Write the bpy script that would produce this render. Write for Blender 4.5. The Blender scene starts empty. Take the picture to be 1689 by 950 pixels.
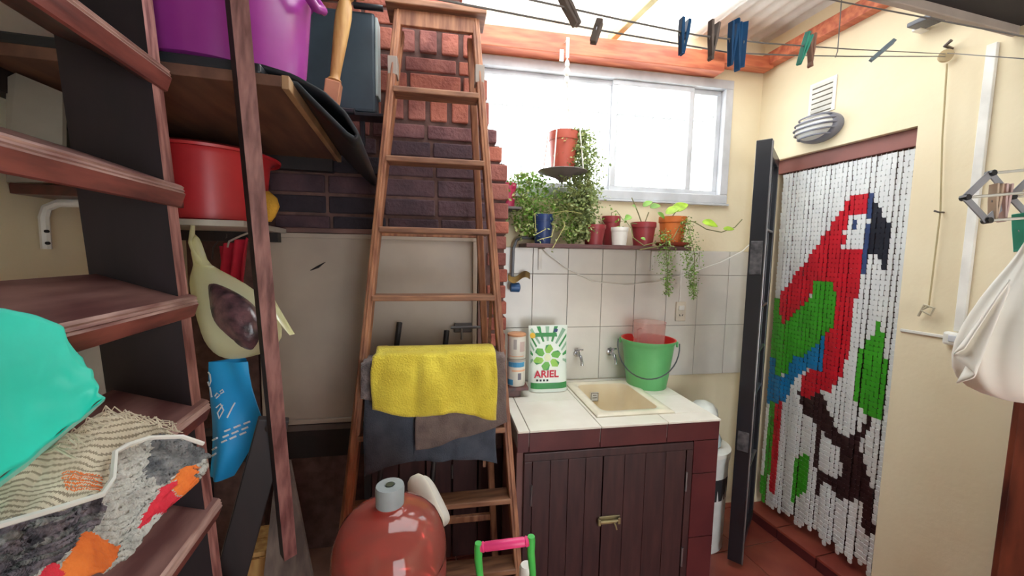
import bpy, math, random
import numpy as np
from mathutils import Vector, noise
random.seed(7)
rnd = random.random
def U(a, b): return a + (b - a) * random.random()
scene = bpy.context.scene
COL = scene.collection

# ------------------------------------------------------------------ camera
IW, IH, FP = 1689.0, 950.0, 650.0
CX, CY = IW / 2, IH / 2
RC = np.array([[0.96516791, -0.00548726, 0.26157369],
               [-0.26101579, -0.08873058, 0.96124796],
               [0.01793497, -0.99604055, -0.08707217]])   # camera axes (right, down, forward) in room axes
HC = 1.58
CAM = np.array([0.0, 0.0, HC])
cd = bpy.data.cameras.new('camera'); cam = bpy.data.objects.new('camera', cd); COL.objects.link(cam)
from mathutils import Matrix
cam.matrix_world = Matrix(((RC[0, 0], -RC[0, 1], -RC[0, 2], 0), (RC[1, 0], -RC[1, 1], -RC[1, 2], 0),
                           (RC[2, 0], -RC[2, 1], -RC[2, 2], HC), (0, 0, 0, 1)))
cd.sensor_width = 36; cd.lens = 36 * FP / IW; cd.clip_start = 0.02
scene.camera = cam

# ------------------------------------------------------------------ sky and exposure
wd = bpy.data.worlds.new('overcast_sky'); scene.world = wd; wd.use_nodes = True
bg = wd.node_tree.nodes['Background']; bg.inputs[0].default_value = (0.93, 0.97, 1.0, 1); bg.inputs[1].default_value = 6.0
scene.view_settings.view_transform = 'Standard'; scene.view_settings.look = 'None'
scene.view_settings.gamma = 1.0; scene.view_settings.use_curve_mapping = False
scene.view_settings.exposure = 0.36
scene.cycles.max_bounces = 14; scene.cycles.diffuse_bounces = 8; scene.cycles.transparent_max_bounces = 24
scene.cycles.use_denoising = True

# ------------------------------------------------------------------ measuring helpers
def ray(px, py): return RC @ np.array([px - CX, py - CY, FP])
def at(px, py, f): return CAM + RC @ np.array([(px - CX) / FP * f, (py - CY) / FP * f, f])
def onx(px, py, x): d = ray(px, py); return CAM + d * (x / d[0])
def ony(px, py, y): d = ray(px, py); return CAM + d * (y / d[1])
def onz(px, py, z): d = ray(px, py); return CAM + d * ((z - HC) / d[2])
def onp(px, py, P, n): d = ray(px, py); return CAM + d * (np.dot(n, np.array(P) - CAM) / np.dot(n, d))
def fwd(p): return float(RC[:, 2] @ (np.array(p) - CAM))
RWX, LWX = 2.047, -0.90
UB = np.array([0.99603916, -0.08891567, 0.0]); NB = np.array([-0.08891567, -0.99603916, 0.0]); ZZ = np.array([0, 0, 1.0])
O0 = np.array([RWX, 1.96, 0.0])
I3 = np.eye(3)
FB = np.stack([UB, -NB, ZZ], axis=1)       # frame of the back wall: right, into the wall, up
def LP(u, d, z): return O0 + u * UB + d * NB + np.array([0, 0, z])
def ud(p): q = np.array(p) - O0; return float(q @ UB), float(q @ NB)
def wb(px, py, d=0.0): return onp(px, py, O0 + NB * d, NB)
DB = 0.24                                   # barbecue face stands this far before the back wall
def unit(v): v = np.array(v, float); return v / (np.linalg.norm(v) + 1e-12)

# ------------------------------------------------------------------ mesh builder
class MB:
    def __init__(s): s.v = []; s.f = []; s.m = []
    def add(s, vs, fs, mi=0):
        b = len(s.v); s.v += [tuple(map(float, p)) for p in vs]
        for f in fs: s.f.append(tuple(b + i for i in f)); s.m.append(mi)
        return s
    def box(s, c, size, fr=I3, mi=0):
        c = np.array(c, float); hx, hy, hz = [k / 2 for k in size]
        P = [c + fr @ np.array([x * hx, y * hy, z * hz]) for x in (-1, 1) for y in (-1, 1) for z in (-1, 1)]
        return s.add(P, [(0, 1, 3, 2), (4, 6, 7, 5), (0, 4, 5, 1), (2, 3, 7, 6), (0, 2, 6, 4), (1, 5, 7, 3)], mi)
    def span(s, a, b, mi=0):
        a = np.array(a, float); b = np.array(b, float); return s.box((a + b) / 2, np.abs(b - a), I3, mi)
    def lspan(s, u0, u1, d0, d1, z0, z1, mi=0):     # box in back wall frame
        return s.box(LP((u0 + u1) / 2, (d0 + d1) / 2, (z0 + z1) / 2), (abs(u1 - u0), abs(d1 - d0), abs(z1 - z0)), FB, mi)
    def beam(s, p, q, w, h, side=(1, 0, 0), mi=0):
        p = np.array(p, float); q = np.array(q, float); d = unit(q - p); a = np.array(side, float); a = unit(a - d * (a @ d)); b = np.cross(d, a)
        return s.box((p + q) / 2, (w, h, np.linalg.norm(q - p)), np.stack([a, b, d], axis=1), mi)
    def tube(s, pts, r, n=8, mi=0, caps=True):
        pts = [np.array(p, float) for p in pts]; rs = r if hasattr(r, '__len__') else [r] * len(pts)
        vs = []; ref = None
        for i, p in enumerate(pts):
            t = unit(pts[min(i + 1, len(pts) - 1)] - pts[max(i - 1, 0)])
            if ref is None: ref = np.array([0, 0, 1.0]) if abs(t[2]) < .9 else np.array([1.0, 0, 0])
            a = unit(ref - t * (ref @ t)); b = np.cross(t, a); ref = a
            for k in range(n):
                w = 2 * math.pi * k / n; vs.append(p + rs[i] * (math.cos(w) * a + math.sin(w) * b))
        fs = [(i * n + k, i * n + (k + 1) % n, (i + 1) * n + (k + 1) % n, (i + 1) * n + k) for i in range(len(pts) - 1) for k in range(n)]
        if caps: fs += [tuple(reversed(range(n))), tuple(range((len(pts) - 1) * n, len(pts) * n))]
        return s.add(vs, fs, mi)
    def lathe(s, prof, c, n=24, fr=I3, mi=0, ex=1.0, ey=1.0):
        c = np.array(c, float); vs = []
        for r, z in prof:
            for k in range(n):
                w = 2 * math.pi * k / n; vs.append(c + fr @ np.array([r * math.cos(w) * ex, r * math.sin(w) * ey, z]))
        fs = [(i * n + k, i * n + (k + 1) % n, (i + 1) * n + (k + 1) % n, (i + 1) * n + k) for i in range(len(prof) - 1) for k in range(n)]
        fs += [tuple(reversed(range(n))), tuple(range((len(prof) - 1) * n, len(prof) * n))]
        return s.add(vs, fs, mi)
    def shell(s, prof, c, t=.003, n=28, fr=I3, mi=0, ex=1.0, ey=1.0):   # open vessel: outside then inside
        inn = [(max(r - t, .001), z) for r, z in reversed(prof)]; inn[-1] = (inn[-1][0], inn[-1][1] + t)
        return s.lathe(list(prof) + inn, c, n, fr, mi, ex, ey)
    def ell(s, c, rad, fr=I3, nu=14, nv=9, mi=0):
        return s.lathe([(math.sin(math.pi * (i + .02) / (nv + .04)), -math.cos(math.pi * (i + .02) / (nv + .04))) for i in range(nv + 1)], c, nu, fr @ np.diag(rad), mi)
    def prism(s, poly, o, a, b, dv, mi=0):     # polygon in plane (a,b) from o, extruded by dv
        o = np.array(o, float); a = np.array(a, float); b = np.array(b, float); dv = np.array(dv, float); n = len(poly)
        P = [o + a * x + b * y for x, y in poly]; vs = P + [p + dv for p in P]
        fs = [tuple(range(n)), tuple(range(2 * n - 1, n - 1, -1))] + [(k, k + n, (k + 1) % n + n, (k + 1) % n) for k in range(n)]
        return s.add(vs, fs, mi)
    def grid(s, fn, nu, nv, mf=None):
        vs = [fn(i / nu, j / nv) for j in range(nv + 1) for i in range(nu + 1)]; b = len(s.v)
        s.v += [tuple(map(float, p)) for p in vs]
        for j in range(nv):
            for i in range(nu):
                k = b + j * (nu + 1) + i; s.f.append((k, k + 1, k + nu + 2, k + nu + 1)); s.m.append(mf((i + .5) / nu, (j + .5) / nv) if mf else 0)
        return s
    def loft(s, secs, n=24, mi=0, wob=0.0, seed=0, fr=I3):  # secs: (centre, rx, ry) along a path
        vs = []
        for i, (c, rx, ry) in enumerate(secs):
            c = np.array(c, float)
            for k in range(n):
                w = 2 * math.pi * k / n; m = 1 + wob * noise.noise(Vector((math.cos(w) * 1.6 + seed, math.sin(w) * 1.6, i * .35 + seed)))
                vs.append(c + fr @ np.array([rx * math.cos(w) * m, ry * math.sin(w) * m, 0]))
        fs = [(i * n + k, i * n + (k + 1) % n, (i + 1) * n + (k + 1) % n, (i + 1) * n + k) for i in range(len(secs) - 1) for k in range(n)]
        fs += [tuple(reversed(range(n))), tuple(range((len(secs) - 1) * n, len(secs) * n))]
        return s.add(vs, fs, mi)

def root_of(o):
    while o.parent: o = o.parent
    return o
def obj(name, mb, mats, parent=None, smooth=False, bevel=0.0, solid=0.0, subd=0, seg=2, fixn=True):
    off = np.array(root_of(parent).location) if parent else np.zeros(3)
    me = bpy.data.meshes.new(name); vv = [tuple(np.array(p) - off) for p in mb.v] if parent else mb.v
    me.from_pydata(vv, [], mb.f)
    for m in (mats if isinstance(mats, (list, tuple)) else [mats]): me.materials.append(m)
    if any(mb.m): me.polygons.foreach_set('material_index', mb.m)
    if fixn:
        import bmesh
        bm = bmesh.new(); bm.from_mesh(me); bmesh.ops.recalc_face_normals(bm, faces=bm.faces); bm.to_mesh(me); bm.free()
    if smooth:
        me.polygons.foreach_set('use_smooth', [True] * len(me.polygons))
        if smooth != 'all':
            me.set_sharp_from_angle(angle=math.radians(40))
    me.update()
    o = bpy.data.objects.new(name, me); COL.objects.link(o); o.parent = parent
    if solid: m = o.modifiers.new('thickness', 'SOLIDIFY'); m.thickness = solid; m.offset = 0
    if bevel: m = o.modifiers.new('bevel', 'BEVEL'); m.width = bevel; m.segments = seg; m.limit_method = 'ANGLE'; m.angle_limit = .6
    if subd: m = o.modifiers.new('subdivision', 'SUBSURF'); m.levels = subd; m.render_levels = subd
    return o
def tag(o, label, cat, group=None):
    o['label'] = label; o['category'] = cat
    if group: o['group'] = group
    return o
def struct(o, label=None):
    o['kind'] = 'structure'
    if label: o['label'] = label
    return o
def thing(name, label, cat, loc=(0, 0, 0), group=None):
    o = bpy.data.objects.new(name, None); COL.objects.link(o); o.location = tuple(map(float, loc)); o.empty_display_size = .05
    return tag(o, label, cat, group)
def share(src, name, parent, dloc):          # another object on the same mesh, moved by dloc
    o = bpy.data.objects.new(name, src.data); COL.objects.link(o); o.parent = parent; o.location = tuple(map(float, dloc)); return o

# ------------------------------------------------------------------ materials
def lin(c):
    c = c / 255.0
    return c / 12.92 if c <= .04045 else ((c + .055) / 1.055) ** 2.4
def L3(c): return (lin(c[0]), lin(c[1]), lin(c[2]), 1)
MATS = {}
def mat(name, c, rough=.6, metal=0.0, c2=None, scale=8.0, stretch=(1, 1, 1), bump=0.0, bscale=None, spec=.5, trans=0.0, sheen=0.0, coat=0.0, lo=.35, hi=.65, alpha=1.0, emit=0):
    if name in MATS: return MATS[name]
    m = bpy.data.materials.new(name); m.use_nodes = True; nt = m.node_tree; N = nt.nodes; L = nt.links; b = N['Principled BSDF']
    b.inputs['Roughness'].default_value = rough; b.inputs['Metallic'].default_value = metal
    b.inputs['Specular IOR Level'].default_value = spec; b.inputs['Coat Weight'].default_value = coat; b.inputs['Coat Roughness'].default_value = .15
    b.inputs['Sheen Weight'].default_value = sheen; b.inputs['Transmission Weight'].default_value = trans; b.inputs['Alpha'].default_value = alpha
    tc = N.new('ShaderNodeTexCoord'); mp = N.new('ShaderNodeMapping'); L.new(tc.outputs['Object'], mp.inputs[0])
    mp.inputs['Scale'].default_value = stretch
    nz = N.new('ShaderNodeTexNoise'); nz.inputs['Scale'].default_value = scale; nz.inputs['Detail'].default_value = 6; L.new(mp.outputs[0], nz.inputs['Vector'])
    if c2 is None: c2 = tuple(k * .9 for k in c)
    rp = N.new('ShaderNodeValToRGB'); rp.color_ramp.elements[0].position = lo; rp.color_ramp.elements[1].position = hi
    rp.color_ramp.elements[0].color = L3(c); rp.color_ramp.elements[1].color = L3(c2)
    L.new(nz.outputs['Fac'], rp.inputs[0]); L.new(rp.outputs[0], b.inputs['Base Color'])
    if bump:
        n2 = nz
        if bscale: n2 = N.new('ShaderNodeTexNoise'); n2.inputs['Scale'].default_value = bscale; n2.inputs['Detail'].default_value = 4; L.new(mp.outputs[0], n2.inputs['Vector'])
        bp = N.new('ShaderNodeBump'); bp.inputs['Strength'].default_value = bump; bp.inputs['Distance'].default_value = .01
        L.new(n2.outputs['Fac'], bp.inputs['Height']); L.new(bp.outputs[0], b.inputs['Normal'])
    MATS[name] = m; return m
def sheet(name, c, clear=.5, rough=.5, gloss=.06, body=0.0):     # thin see-through sheet: translucent + transparent (+ diffuse body) + gloss
    m = bpy.data.materials.new(name); m.use_nodes = True; nt = m.node_tree; N = nt.nodes; L = nt.links
    N.remove(N['Principled BSDF']); out = N['Material Output']
    tl = N.new('ShaderNodeBsdfTranslucent'); tl.inputs[0].default_value = L3(c)
    tp = N.new('ShaderNodeBsdfTransparent'); tp.inputs[0].default_value = L3(tuple(min(255, k * .5 + 128) for k in c) if clear > .5 else c)
    df = N.new('ShaderNodeBsdfDiffuse'); df.inputs[0].default_value = L3(c)
    gl = N.new('ShaderNodeBsdfGlossy'); gl.inputs['Roughness'].default_value = rough
    m0 = N.new('ShaderNodeMixShader'); m0.inputs[0].default_value = body; L.new(tl.outputs[0], m0.inputs[1]); L.new(df.outputs[0], m0.inputs[2])
    m1 = N.new('ShaderNodeMixShader'); m1.inputs[0].default_value = clear; L.new(m0.outputs[0], m1.inputs[1]); L.new(tp.outputs[0], m1.inputs[2])
    m2 = N.new('ShaderNodeMixShader'); m2.inputs[0].default_value = gloss; L.new(m1.outputs[0], m2.inputs[1]); L.new(gl.outputs[0], m2.inputs[2])
    L.new(m2.outputs[0], out.inputs[0]); return m

def leafmat(name, c):
    m = bpy.data.materials.new(name); m.use_nodes = True; nt = m.node_tree; N = nt.nodes; L = nt.links; b = N['Principled BSDF']; out = N['Material Output']
    tc = N.new('ShaderNodeTexCoord'); nz = N.new('ShaderNodeTexNoise'); nz.inputs['Scale'].default_value = 22; L.new(tc.outputs['Object'], nz.inputs['Vector'])
    rp = N.new('ShaderNodeValToRGB'); rp.color_ramp.elements[0].position = .35; rp.color_ramp.elements[1].position = .65
    rp.color_ramp.elements[0].color = L3(c); rp.color_ramp.elements[1].color = L3(tuple(k * .78 for k in c)); L.new(nz.outputs['Fac'], rp.inputs[0])
    tl = N.new('ShaderNodeBsdfTranslucent'); L.new(rp.outputs[0], tl.inputs[0]); L.new(rp.outputs[0], b.inputs['Base Color']); b.inputs['Roughness'].default_value = .5
    mx = N.new('ShaderNodeMixShader'); mx.inputs[0].default_value = .14; L.new(b.outputs[0], mx.inputs[1]); L.new(tl.outputs[0], mx.inputs[2]); L.new(mx.outputs[0], out.inputs[0]); return m
WALL = mat('beige_paint', (231, 219, 188), .75, c2=(225, 211, 178), scale=3, bump=.12, bscale=30)
WHITEP = mat('white_plaster', (228, 226, 218), .8, bump=.1)
CEILW = mat('dark_boards', (38, 32, 36), .7, c2=(28, 24, 28), scale=5)
DWOOD = mat('varnished_dark_wood', (98, 45, 40), .38, c2=(58, 24, 24), scale=5, stretch=(6, 1, 6), bump=.08, spec=.7, coat=.25)
DWOODV = mat('varnished_dark_wood_upright', (96, 46, 42), .42, c2=(60, 26, 26), scale=5, stretch=(8, 8, 1), bump=.08, spec=.6, coat=.2)
BLKW = mat('black_brown_wood', (36, 26, 28), .55, c2=(24, 18, 20), scale=4, stretch=(6, 6, 1))
LADW = mat('ladder_wood', (172, 118, 84), .55, c2=(120, 72, 50), scale=6, stretch=(8, 8, 1), bump=.1)
LADT = mat('ladder_tread_wood', (158, 112, 82), .6, c2=(110, 72, 54), scale=6, stretch=(1, 8, 8), bump=.12)
PINE = mat('pine_wood', (205, 165, 105), .5, c2=(170, 122, 70), scale=5, stretch=(8, 8, 1))
BEAMW = mat('orange_beam_wood', (204, 120, 84), .5, c2=(168, 82, 58), scale=4, stretch=(1, 9, 9), bump=.08)
BOARD = mat('shelf_board', (120, 84, 66), .7, c2=(92, 62, 50), scale=3, stretch=(6, 1, 6))
BRICK = mat('red_brick', (170, 100, 82), .85, c2=(132, 70, 60), scale=9, bump=.5, bscale=60)
BRICK2 = mat('dull_brick', (150, 92, 82), .85, c2=(112, 62, 58), scale=9, bump=.5, bscale=60)
MORT = mat('dark_mortar', (112, 84, 78), .95, c2=(84, 62, 58), scale=20, bump=.5)
SOOT = mat('sooty_steel', (40, 32, 32), .8, c2=(24, 20, 22), scale=6)
STEEL = mat('painted_sheet_steel', (176, 162, 148), .42, c2=(158, 144, 132), scale=2.5, bump=.03, spec=.5)
STEELD = mat('worn_steel', (110, 102, 98), .4, metal=.7, c2=(80, 72, 70))
GREYM = mat('grey_metal', (140, 140, 142), .35, metal=.8)
CHROME = mat('chrome', (200, 200, 205), .2, metal=.9)
BLACKM = mat('black_painted_iron', (26, 30, 38), .35, c2=(18, 20, 26), scale=6, spec=.6)
WORNB = mat('worn_black_iron', (92, 90, 92), .5, c2=(44, 44, 48), scale=30)
TILEW = mat('pale_wall_tile', (218, 214, 204), .25, c2=(204, 200, 192), scale=5, spec=.5, lo=.3, hi=.75)
GROUT = mat('grey_grout', (150, 146, 140), .9)
TILEC = mat('white_counter_tile', (236, 232, 220), .22, c2=(226, 220, 206), scale=6)
TILEM = mat('maroon_tile', (92, 42, 44), .3, c2=(78, 34, 38), scale=7)
GROUTM = mat('pinkish_grout', (128, 92, 88), .9)
TILEF = mat('terracotta_floor_tile', (160, 82, 66), .35, c2=(136, 62, 52), scale=6)
GROUTF = mat('floor_grout', (206, 160, 142), .9)
CABW = mat('cabinet_brown_wood', (66, 38, 38), .45, c2=(48, 26, 28), scale=5, stretch=(8, 8, 1), bump=.06)
ALU = mat('white_aluminium', (208, 211, 216), .4)
WPLAS = mat('white_plastic', (236, 234, 226), .4)
CREAM = mat('cream_enamel', (232, 218, 188), .25, c2=(226, 210, 178), coat=.3)
CREAMR = mat('cream_enamel_rim', (240, 232, 208), .25, coat=.3)
TERRA = mat('terracotta_plastic', (178, 84, 66), .5, c2=(166, 74, 58))
MAROON = mat('maroon_plastic', (150, 52, 58), .45)
ORANGE = mat('orange_clay', (206, 112, 46), .6, c2=(188, 94, 38))
BLUEP = mat('navy_pot', (34, 58, 110), .4)
MAGENT = mat('magenta_pot', (176, 42, 82), .45)
SOIL = mat('soil', (70, 50, 36), .95, bump=.5)
LEAFG = leafmat('leaf_green', (128, 176, 66))
LEAFL = leafmat('lime_leaf', (176, 214, 62))
LEAFP = leafmat('pale_leaf', (186, 200, 128))
LEAFS = leafmat('sage_leaf', (146, 164, 104))
STEM = mat('plant_stem', (120, 120, 70), .6)
STRING = mat('white_cord', (232, 230, 222), .7)
WIRE = mat('clothes_wire', (120, 116, 112), .5)
ROPE = mat('jute_rope', (176, 160, 120), .9)
BUCKG = mat('green_bucket_plastic', (104, 184, 116), .35, c2=(96, 174, 108))
REDP = mat('red_plastic', (214, 62, 54), .4, c2=(200, 50, 48))
TUBR = mat('red_tub_plastic', (206, 52, 58), .38, c2=(190, 42, 52))
TUBP = mat('purple_tub_plastic', (158, 62, 148), .25, c2=(140, 48, 130), scale=3)
BLKP = mat('black_rubber', (34, 38, 44), .45)
SLATE = mat('slate_case', (58, 72, 82), .45, c2=(50, 62, 72))
PALEG = mat('pale_edge', (176, 188, 186), .5)
YCLOTH = mat('yellow_cloth', (232, 212, 70), .9, c2=(212, 188, 52), scale=9, bump=.6, bscale=160, sheen=.3)
GCLOTH = mat('grey_towel', (150, 136, 132), .95, c2=(106, 96, 96), scale=30, bump=.8, bscale=200)
SCLOTH = mat('slate_cloth', (78, 84, 96), .95, c2=(62, 68, 80), scale=16, bump=.4, bscale=200)
TCLOTH = mat('taupe_cloth', (128, 112, 106), .95, c2=(104, 90, 86), scale=18, bump=.5, bscale=200)
TURQ = mat('turquoise_nylon', (4, 216, 190), .5, c2=(2, 194, 168), scale=7, bump=.15, sheen=.2)
REDC = mat('red_garment', (200, 30, 58), .8, c2=(172, 20, 46))
BLUEB = mat('blue_bag_fabric', (30, 168, 234), .5, c2=(20, 146, 214), scale=4)
WPRINT = mat('white_print', (236, 240, 244), .6)
DPRINT = mat('dark_print', (30, 30, 34), .6)
GPRINT = mat('green_print', (62, 150, 82), .5)
GPRINT2 = mat('lime_print', (150, 204, 84), .5)
RPRINT = mat('red_print', (206, 32, 60), .5)
YPRINT = mat('yellow_print', (246, 196, 60), .5)
BPRINT = mat('blue_print', (70, 150, 196), .5)
OPRINT = mat('peach_print', (236, 186, 150), .5)
PINK = mat('pink_grip', (240, 66, 130), .4)
GREENF = mat('green_frame_plastic', (72, 190, 84), .4)
PEGB = mat('blue_peg', (40, 92, 140), .45)
PEGG = mat('teal_peg', (70, 176, 150), .45)
PEGW = mat('wooden_peg', (168, 128, 108), .7, c2=(146, 108, 92))
PEGP = mat('pale_pink_peg', (206, 176, 170), .6)
PEGL = mat('grey_blue_peg', (138, 156, 164), .6)
PEGS = mat('weathered_peg', (128, 116, 108), .7)
PALEBAG = sheet('yellow_film', (254, 253, 214), .40, .25, .10, .8)
CLOTHW = mat('white_cotton', (236, 232, 222), .9, c2=(224, 218, 206), scale=6, bump=.15, sheen=.2)
SHOEW = mat('white_canvas', (206, 200, 190), .8, bump=.3)
FOAM = mat('yellow_foam', (226, 172, 60), .95, bump=.8, bscale=80)
CARD = mat('grey_beige_card', (150, 142, 128), .8)
DARKG = mat('dark_glass', (16, 26, 34), .12, spec=.6)
LAMPG = mat('frosted_lamp_glass', (226, 226, 220), .35)
LAMPC = mat('grey_lamp_cage', (120, 122, 134), .4)

# ------------------------------------------------------------------ the room
ROOFZ, CEILZ, REARY = 2.73, 2.37, -2.3
DY0, DY1, DZ1 = 1.186, 1.845, 2.136         # doorway in the right wall
WT = 0.16
# floor: slab, then tiles where they can be told apart
mb = MB(); mb.span((LWX - .1, REARY - .1, -.08), (RWX + .4, 2.5, -.006)); floor = struct(obj('floor', mb, GROUTF))
TS = 0.30; k = 0; base = None
for i in range(-3, 9):
    for j in range(0, 8):
        x0 = RWX - (i + 4) * TS + .9; y0 = 1.92 - j * TS + .15
        if x0 < .2 or x0 > RWX + .1 or y0 < .2 or y0 > 2.1: continue
        if base is None:
            mb = MB(); mb.box((0, 0, -.004), (TS - .006, TS - .006, .008)); base = obj('tile', mb, TILEF, floor, bevel=.0015, seg=1)
            base.location = (x0 - TS / 2, y0, 0)
        else:
            t = share(base, 'tile', floor, (x0 - TS / 2, y0, 0)); t.modifiers.new('bevel', 'BEVEL').width = .0015
mb = MB(); mb.span((LWX - .1, REARY - .1, -.0059), (.8, .1, 0)); obj('floor_screed', mb, TILEF, floor)

# right wall with the doorway
mb = MB()
mb.span((RWX, REARY, 0), (RWX + WT, DY0, 2.9)); mb.span((RWX, DY1, 0), (RWX + WT, 2.3, 2.9)); mb.span((RWX, DY0, DZ1), (RWX + WT, DY1, 2.9))
wall_right = struct(obj('wall_right', mb, WALL))
mb = MB(); mb.span((RWX + .03, DY0, DZ1 - .075), (RWX + .075, DY1, DZ1)); mb.span((RWX + .09, DY1 - .04, 0), (RWX + .15, DY1, DZ1)); mb.span((RWX + .09, DY0, 0), (RWX + .15, DY0 + .02, DZ1))
struct(obj('trim_1', mb, mat('door_frame_paint', (138, 84, 76), .5), bevel=.003))
d1 = bpy.data.objects.new('door_1', None); COL.objects.link(d1); d1.location = (RWX + .18, DY0, 0); struct(d1, 'dark wooden door closed behind the chain curtain')
for q in range(4):
    mb = MB(); w = (DY1 - DY0) / 4; mb.span((RWX + .165, DY0 + q * w + .004, .02), (RWX + .2, DY0 + (q + 1) * w - .004, DZ1 + .05)); obj('plank', mb, CABW, d1, bevel=.003)
mb = MB(); mb.span((RWX + .2, DY0 - .05, 0), (RWX + .21, DY1 + .05, DZ1 + .1)); obj('backing', mb, BLKW, d1)
# threshold step of red tile
th = bpy.data.objects.new('door_threshold', None); COL.objects.link(th); th.location = (RWX, DY0, 0); struct(th, 'red tiled threshold under the chain curtain')
for q in range(3):
    mb = MB(); w = (DY1 - DY0) / 3; mb.span((RWX - .03, DY0 + q * w + .003, 0), (RWX - .004, DY0 + (q + 1) * w - .003, .055)); obj('riser_tile', mb, TILEM, th, bevel=.002)
    mb = MB(); mb.span((RWX - .034, DY0 + q * w + .003, .055), (RWX + .16, DY0 + (q + 1) * w - .003, .07)); obj('tread_tile', mb, TILEF, th, bevel=.002)

# back wall with the window opening
wTL, wTR, wBR, wBL = wb(832, 95), wb(1209, 128), wb(1197, 341), wb(835, 316)
WU1 = (ud(wTR)[0] + ud(wBR)[0]) / 2; WZ1 = (wTR[2] + wTL[2]) / 2 - .01; WZ0 = (wBR[2] + wBL[2]) / 2; WU0 = -1.72
mb = MB()
uL = -3.05
mb.lspan(uL, WU0, 0, -.15, 0, 2.9); mb.lspan(WU1, .15, 0, -.15, 0, 2.9); mb.lspan(WU0, WU1, 0, -.15, 0, WZ0); mb.lspan(WU0, WU1, 0, -.15, WZ1, 2.9)
wall_back = struct(obj('wall_back', mb, WALL))
# pale wall tiles, each its own piece
TH = .30
zrow = [.862, wb(940, 539)[2], wb(940, 452)[2], wb(940, 452)[2] + .145]
uj = [ud(wb(px, 500))[0] for px in (877, 935, 989, 1045, 1099, 1148, 1197)]
ust = (uj[-1] - uj[0]) / 6
us = [uj[0] + ust * q for q in range(-2, 9)]
mb = MB(); mb.lspan(-1.60, 0, .001, .004, zrow[0], zrow[3]); obj('tile_bed', mb, GROUT, wall_back)
for r in range(3):
    for q in range(len(us) - 1):
        a, b = max(us[q], -1.60), min(us[q + 1], -.004)
        if b - a < .02: continue
        mb = MB(); mb.lspan(a + .0015, b - .0015, .003, .009, zrow[r] + .0015, zrow[r + 1] - .0015); obj('tile', mb, TILEW, wall_back, bevel=.0012, seg=1)

# left wall, rear wall, ceilings
mb = MB(); mb.span((LWX - .12, REARY, 0), (LWX, 2.4, 2.9)); struct(obj('wall_left', mb, WALL))
mb = MB(); mb.span((LWX - .12, REARY - .12, 0), (.35, REARY, 2.9)); mb.span((1.75, REARY - .12, 0), (RWX + WT, REARY, 2.9)); mb.span((.35, REARY - .12, 2.15), (1.75, REARY, 2.9))   # unseen opening added behind the viewer to let in fill light
struct(obj('wall_rear', mb, WALL))
mb = MB(); mb.span((LWX - .1, REARY - .1, CEILZ + .02), (RWX, .93, CEILZ + .06)); mb.span((LWX - .1, REARY, 2.86), (RWX, .93, 2.9)); struct(obj('ceiling', mb, CEILW))
# fascia beam at the ceiling's edge
mb = MB(); mb.span((LWX, .925, CEILZ - .008), (RWX, .945, 2.9)); struct(obj('trim_2', mb, mat('greyed_fascia', (178, 164, 152), .7), bevel=.004))
# opaque ceiling over the shelf side of the room
mb = MB(); mb.span((LWX - .1, .945, ROOFZ + .02), (-.12, 2.4, ROOFZ + .05)); struct(obj('ceiling_shelf_side', mb, CEILW))
# translucent corrugated roof
ROOFM = sheet('white_roof_sheet', (246, 246, 242), .62, .4, .03)
def corr(x0, x1, y0, y1, z, pitch, amp):
    n = max(2, int((x1 - x0) / pitch * 6)); m = MB()
    m.grid(lambda a, b: (x0 + (x1 - x0) * a, y0 + (y1 - y0) * b, z + amp * math.cos(2 * math.pi * (x1 - x0) * a / pitch) + .03 * (1 - b)), n, 1); return m
struct(obj('roof_translucent', corr(-.12, 1.62, .94, 2.3, ROOFZ + .08, .076, .008), ROOFM, smooth='all', fixn=False), 'white translucent corrugated roof sheet full of daylight')
struct(obj('roof_opaque', corr(1.56, RWX, .94, 2.3, ROOFZ + .10, .076, .009), mat('white_roof_metal', (226, 226, 222), .45), smooth='all', fixn=False), 'white corrugated metal roof sheet along the door wall')
# rafters
def rafter(name, label, p, q, w, h, m, side=(1, 0, 0)):
    b = MB(); b.beam(p, q, w, h, side); return struct(obj(name, b, m, bevel=.004), label)
rafter('roof_beam', 'orange varnished beam above the window', wb(770, 72, .05) * [1, 1, 0] + [0, 0, 2.655], wb(1186, 120, .05) * [1, 1, 0] + [0, 0, 2.655], .09, .10, BEAMW, NB)
rafter('roof_beam', 'orange rafter along the top of the door wall', (RWX - .03, 2.0, 2.70), (RWX - .03, .95, 2.725), .055, .07, BEAMW)
rafter('roof_beam', 'pale short beam end between window beam and door wall', LP(-.47, .06, 2.68), LP(-.02, .06, 2.68), .07, .06, BEAMW, NB)
rafter('roof_rafter', 'pale yellow rafter under the translucent roof', onz(1085, -2, 2.73) * [1, 1, 0] + [0, 0, 2.755], onz(1002, 77, 2.73) * [1, 1, 0] + [0, 0, 2.755], .035, .04, mat('pale_rafter', (226, 214, 160), .7))

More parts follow.
